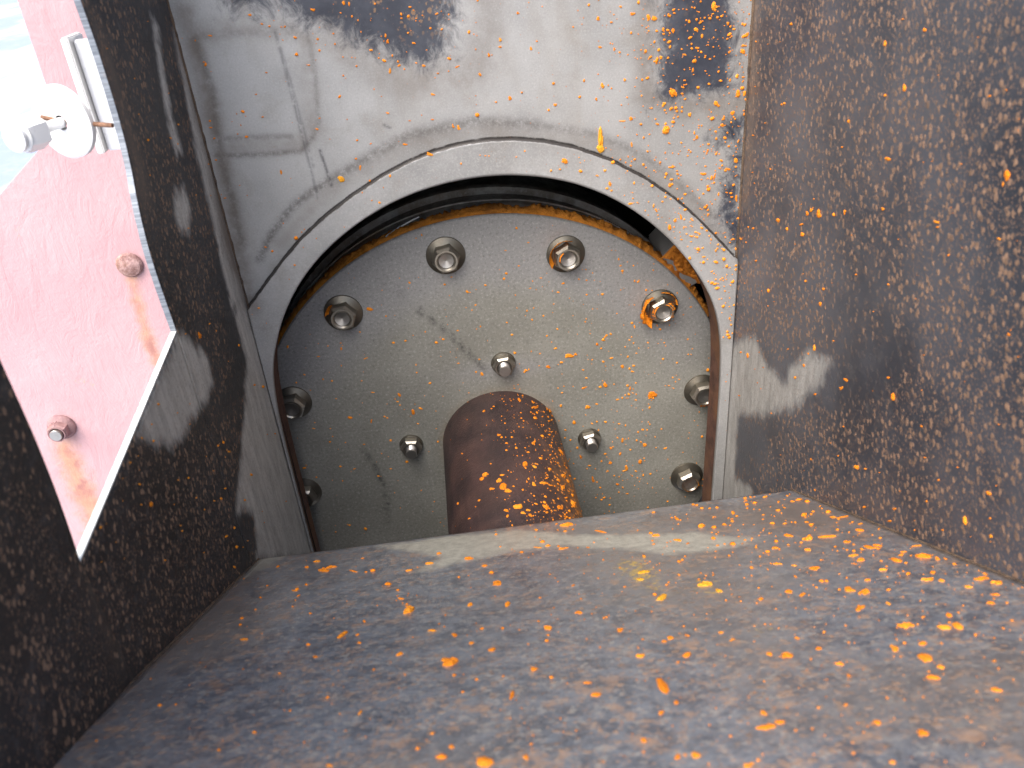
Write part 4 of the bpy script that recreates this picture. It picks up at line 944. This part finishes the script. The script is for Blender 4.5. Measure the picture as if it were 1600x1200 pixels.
# the many fine specks, one object per surface
def sample(s, n):
    out = []
    tries = 0
    while len(out) < n and tries < n*60:
        tries += 1
        if s == 'floor':
            px, py = rng.uniform(60, 1650), rng.uniform(770, 1210)
            p = on_floor((px, py))
            if not (XL+.02 < p[0] < XR-.02 and -2.9 < p[1] < Y0-.01): continue
            d = .15+.6*min(1, max(0, (px-700)/600)) * (1 if py < 900 else .4) + .9*math.exp(-((px-1230)/140)**2-((py-805)/32)**2) + .6*math.exp(-((py-(775+.361*(px-1240)))/14)**2)*(px > 1200)
            d += .5*math.exp(-((px-1000)/80)**2-((py-890)/40)**2)
            if py > 1000: d *= .5
        elif s in ('panel', 'collar'):
            px, py = rng.uniform(280, 1180), rng.uniform(-60, 600); q = on_y((px, py), YC)[[0, 2]]
            if not (XL+.01 < q[0] < XR-.01): continue
            k = which_panel(px, py)
            if k != s: continue
            if look(SD_A, q) > -.015: continue
            d = .06+.94*min(1, max(0, (px-880)/220))**1.5 + .25*math.exp(-((px-600)/120)**2-((py-40)/60)**2)
        elif s == 'disc':
            px, py = rng.uniform(430, 1130), rng.uniform(330, 850); q = on_y((px, py), 0)[[0, 2]]
            if np.hypot(*q) > RD-.02 or np.hypot(*q) < SHR+.01: continue
            d = .3+.7*min(1, max(0, (px-650)/300)); d *= .35 if py < 420 else 1
        elif s == 'shaft':
            px, py = rng.uniform(690, 910), rng.uniform(608, 840); p = on_shaft((px, py))
            if p is None or p[1] > -.01 or p[2] < 0: continue
            a = math.atan2(p[0], p[2]); d = min(1, max(.06, (a+.5)/1.6))
        elif s == 'right':
            px, py = rng.uniform(1130, 1610), rng.uniform(0, 900); p = on_x((px, py), XR)
            if p[1] > YP-.01 or p[2] < floor_z(p[1])+.01: continue
            d = .25+.75*math.exp(-((px-1160)/60)**2)+.5*math.exp(-((px-1280)/60)**2-((py-350)/50)**2)
        else:
            px, py = rng.uniform(125, 480), rng.uniform(0, 880); p = on_x((px, py), XL)
            if p[1] > YP-.01 or p[1] < YN1 or p[2] < floor_z(p[1])+.01 or p[2] > top_at(p[1])-.01: continue
            d = .3+.4*(py > 600)
        if rng.random() > d: continue
        out.append((px, py))
    return out
def speck_object(s, n, smin, smax):
    V = []; F = []
    for px, py in sample(s, n):
        r = smin*(smax/smin)**(rng.random()**2.2)
        fr = frame(s, px, py, r*rng.uniform(.8, 1.8), r*rng.uniform(.7, 1.5), rng.uniform(-.6, .6))
        if fr is None: continue
        add_speck(V, F, fr)
    for t, fr in extra:
        if t == s: add_speck(V, F, fr, 9)
    if not V: return
    o = link('orange_specks', mesh_from(V, F), MAT_ORANGE)
    tag(o, 'scatter of fine orange specks on the ' + {'floor': 'sloping chute floor', 'panel': 'grey back plate', 'collar': 'arched collar', 'disc': 'round disc face', 'shaft': 'rusty pipe shaft', 'right': 'right side wall', 'left': 'left side wall'}[s], 'specks', kind='stuff')
def add_speck(V, F, fr, k=6):
    p, ax, ay, n, r = fr; b = len(V)
    for i in range(k):
        a = 2*math.pi*i/k; q = rng.uniform(.6, 1.1); V.append(tuple((p+(ax*math.cos(a)+ay*math.sin(a))*q+n*.0006)*S))
    for i in range(k):
        a = 2*math.pi*i/k; q = rng.uniform(.35, .6); V.append(tuple((p+(ax*math.cos(a)+ay*math.sin(a))*q+n*(r*.5+.001))*S))
    for i in range(k): F.append((b+i, b+(i+1) % k, b+k+(i+1) % k, b+k+i))
    F.append(tuple(b+k+i for i in range(k)))
speck_object('floor', 760, 1.3, 5)
speck_object('panel', 650, 1.8, 6)
speck_object('collar', 160, 1.8, 6)
speck_object('disc', 460, 1.4, 4.6)
speck_object('shaft', 330, 1.0, 3.6)
speck_object('right', 95, 1.4, 3.8)
speck_object('left', 60, 1.6, 4)
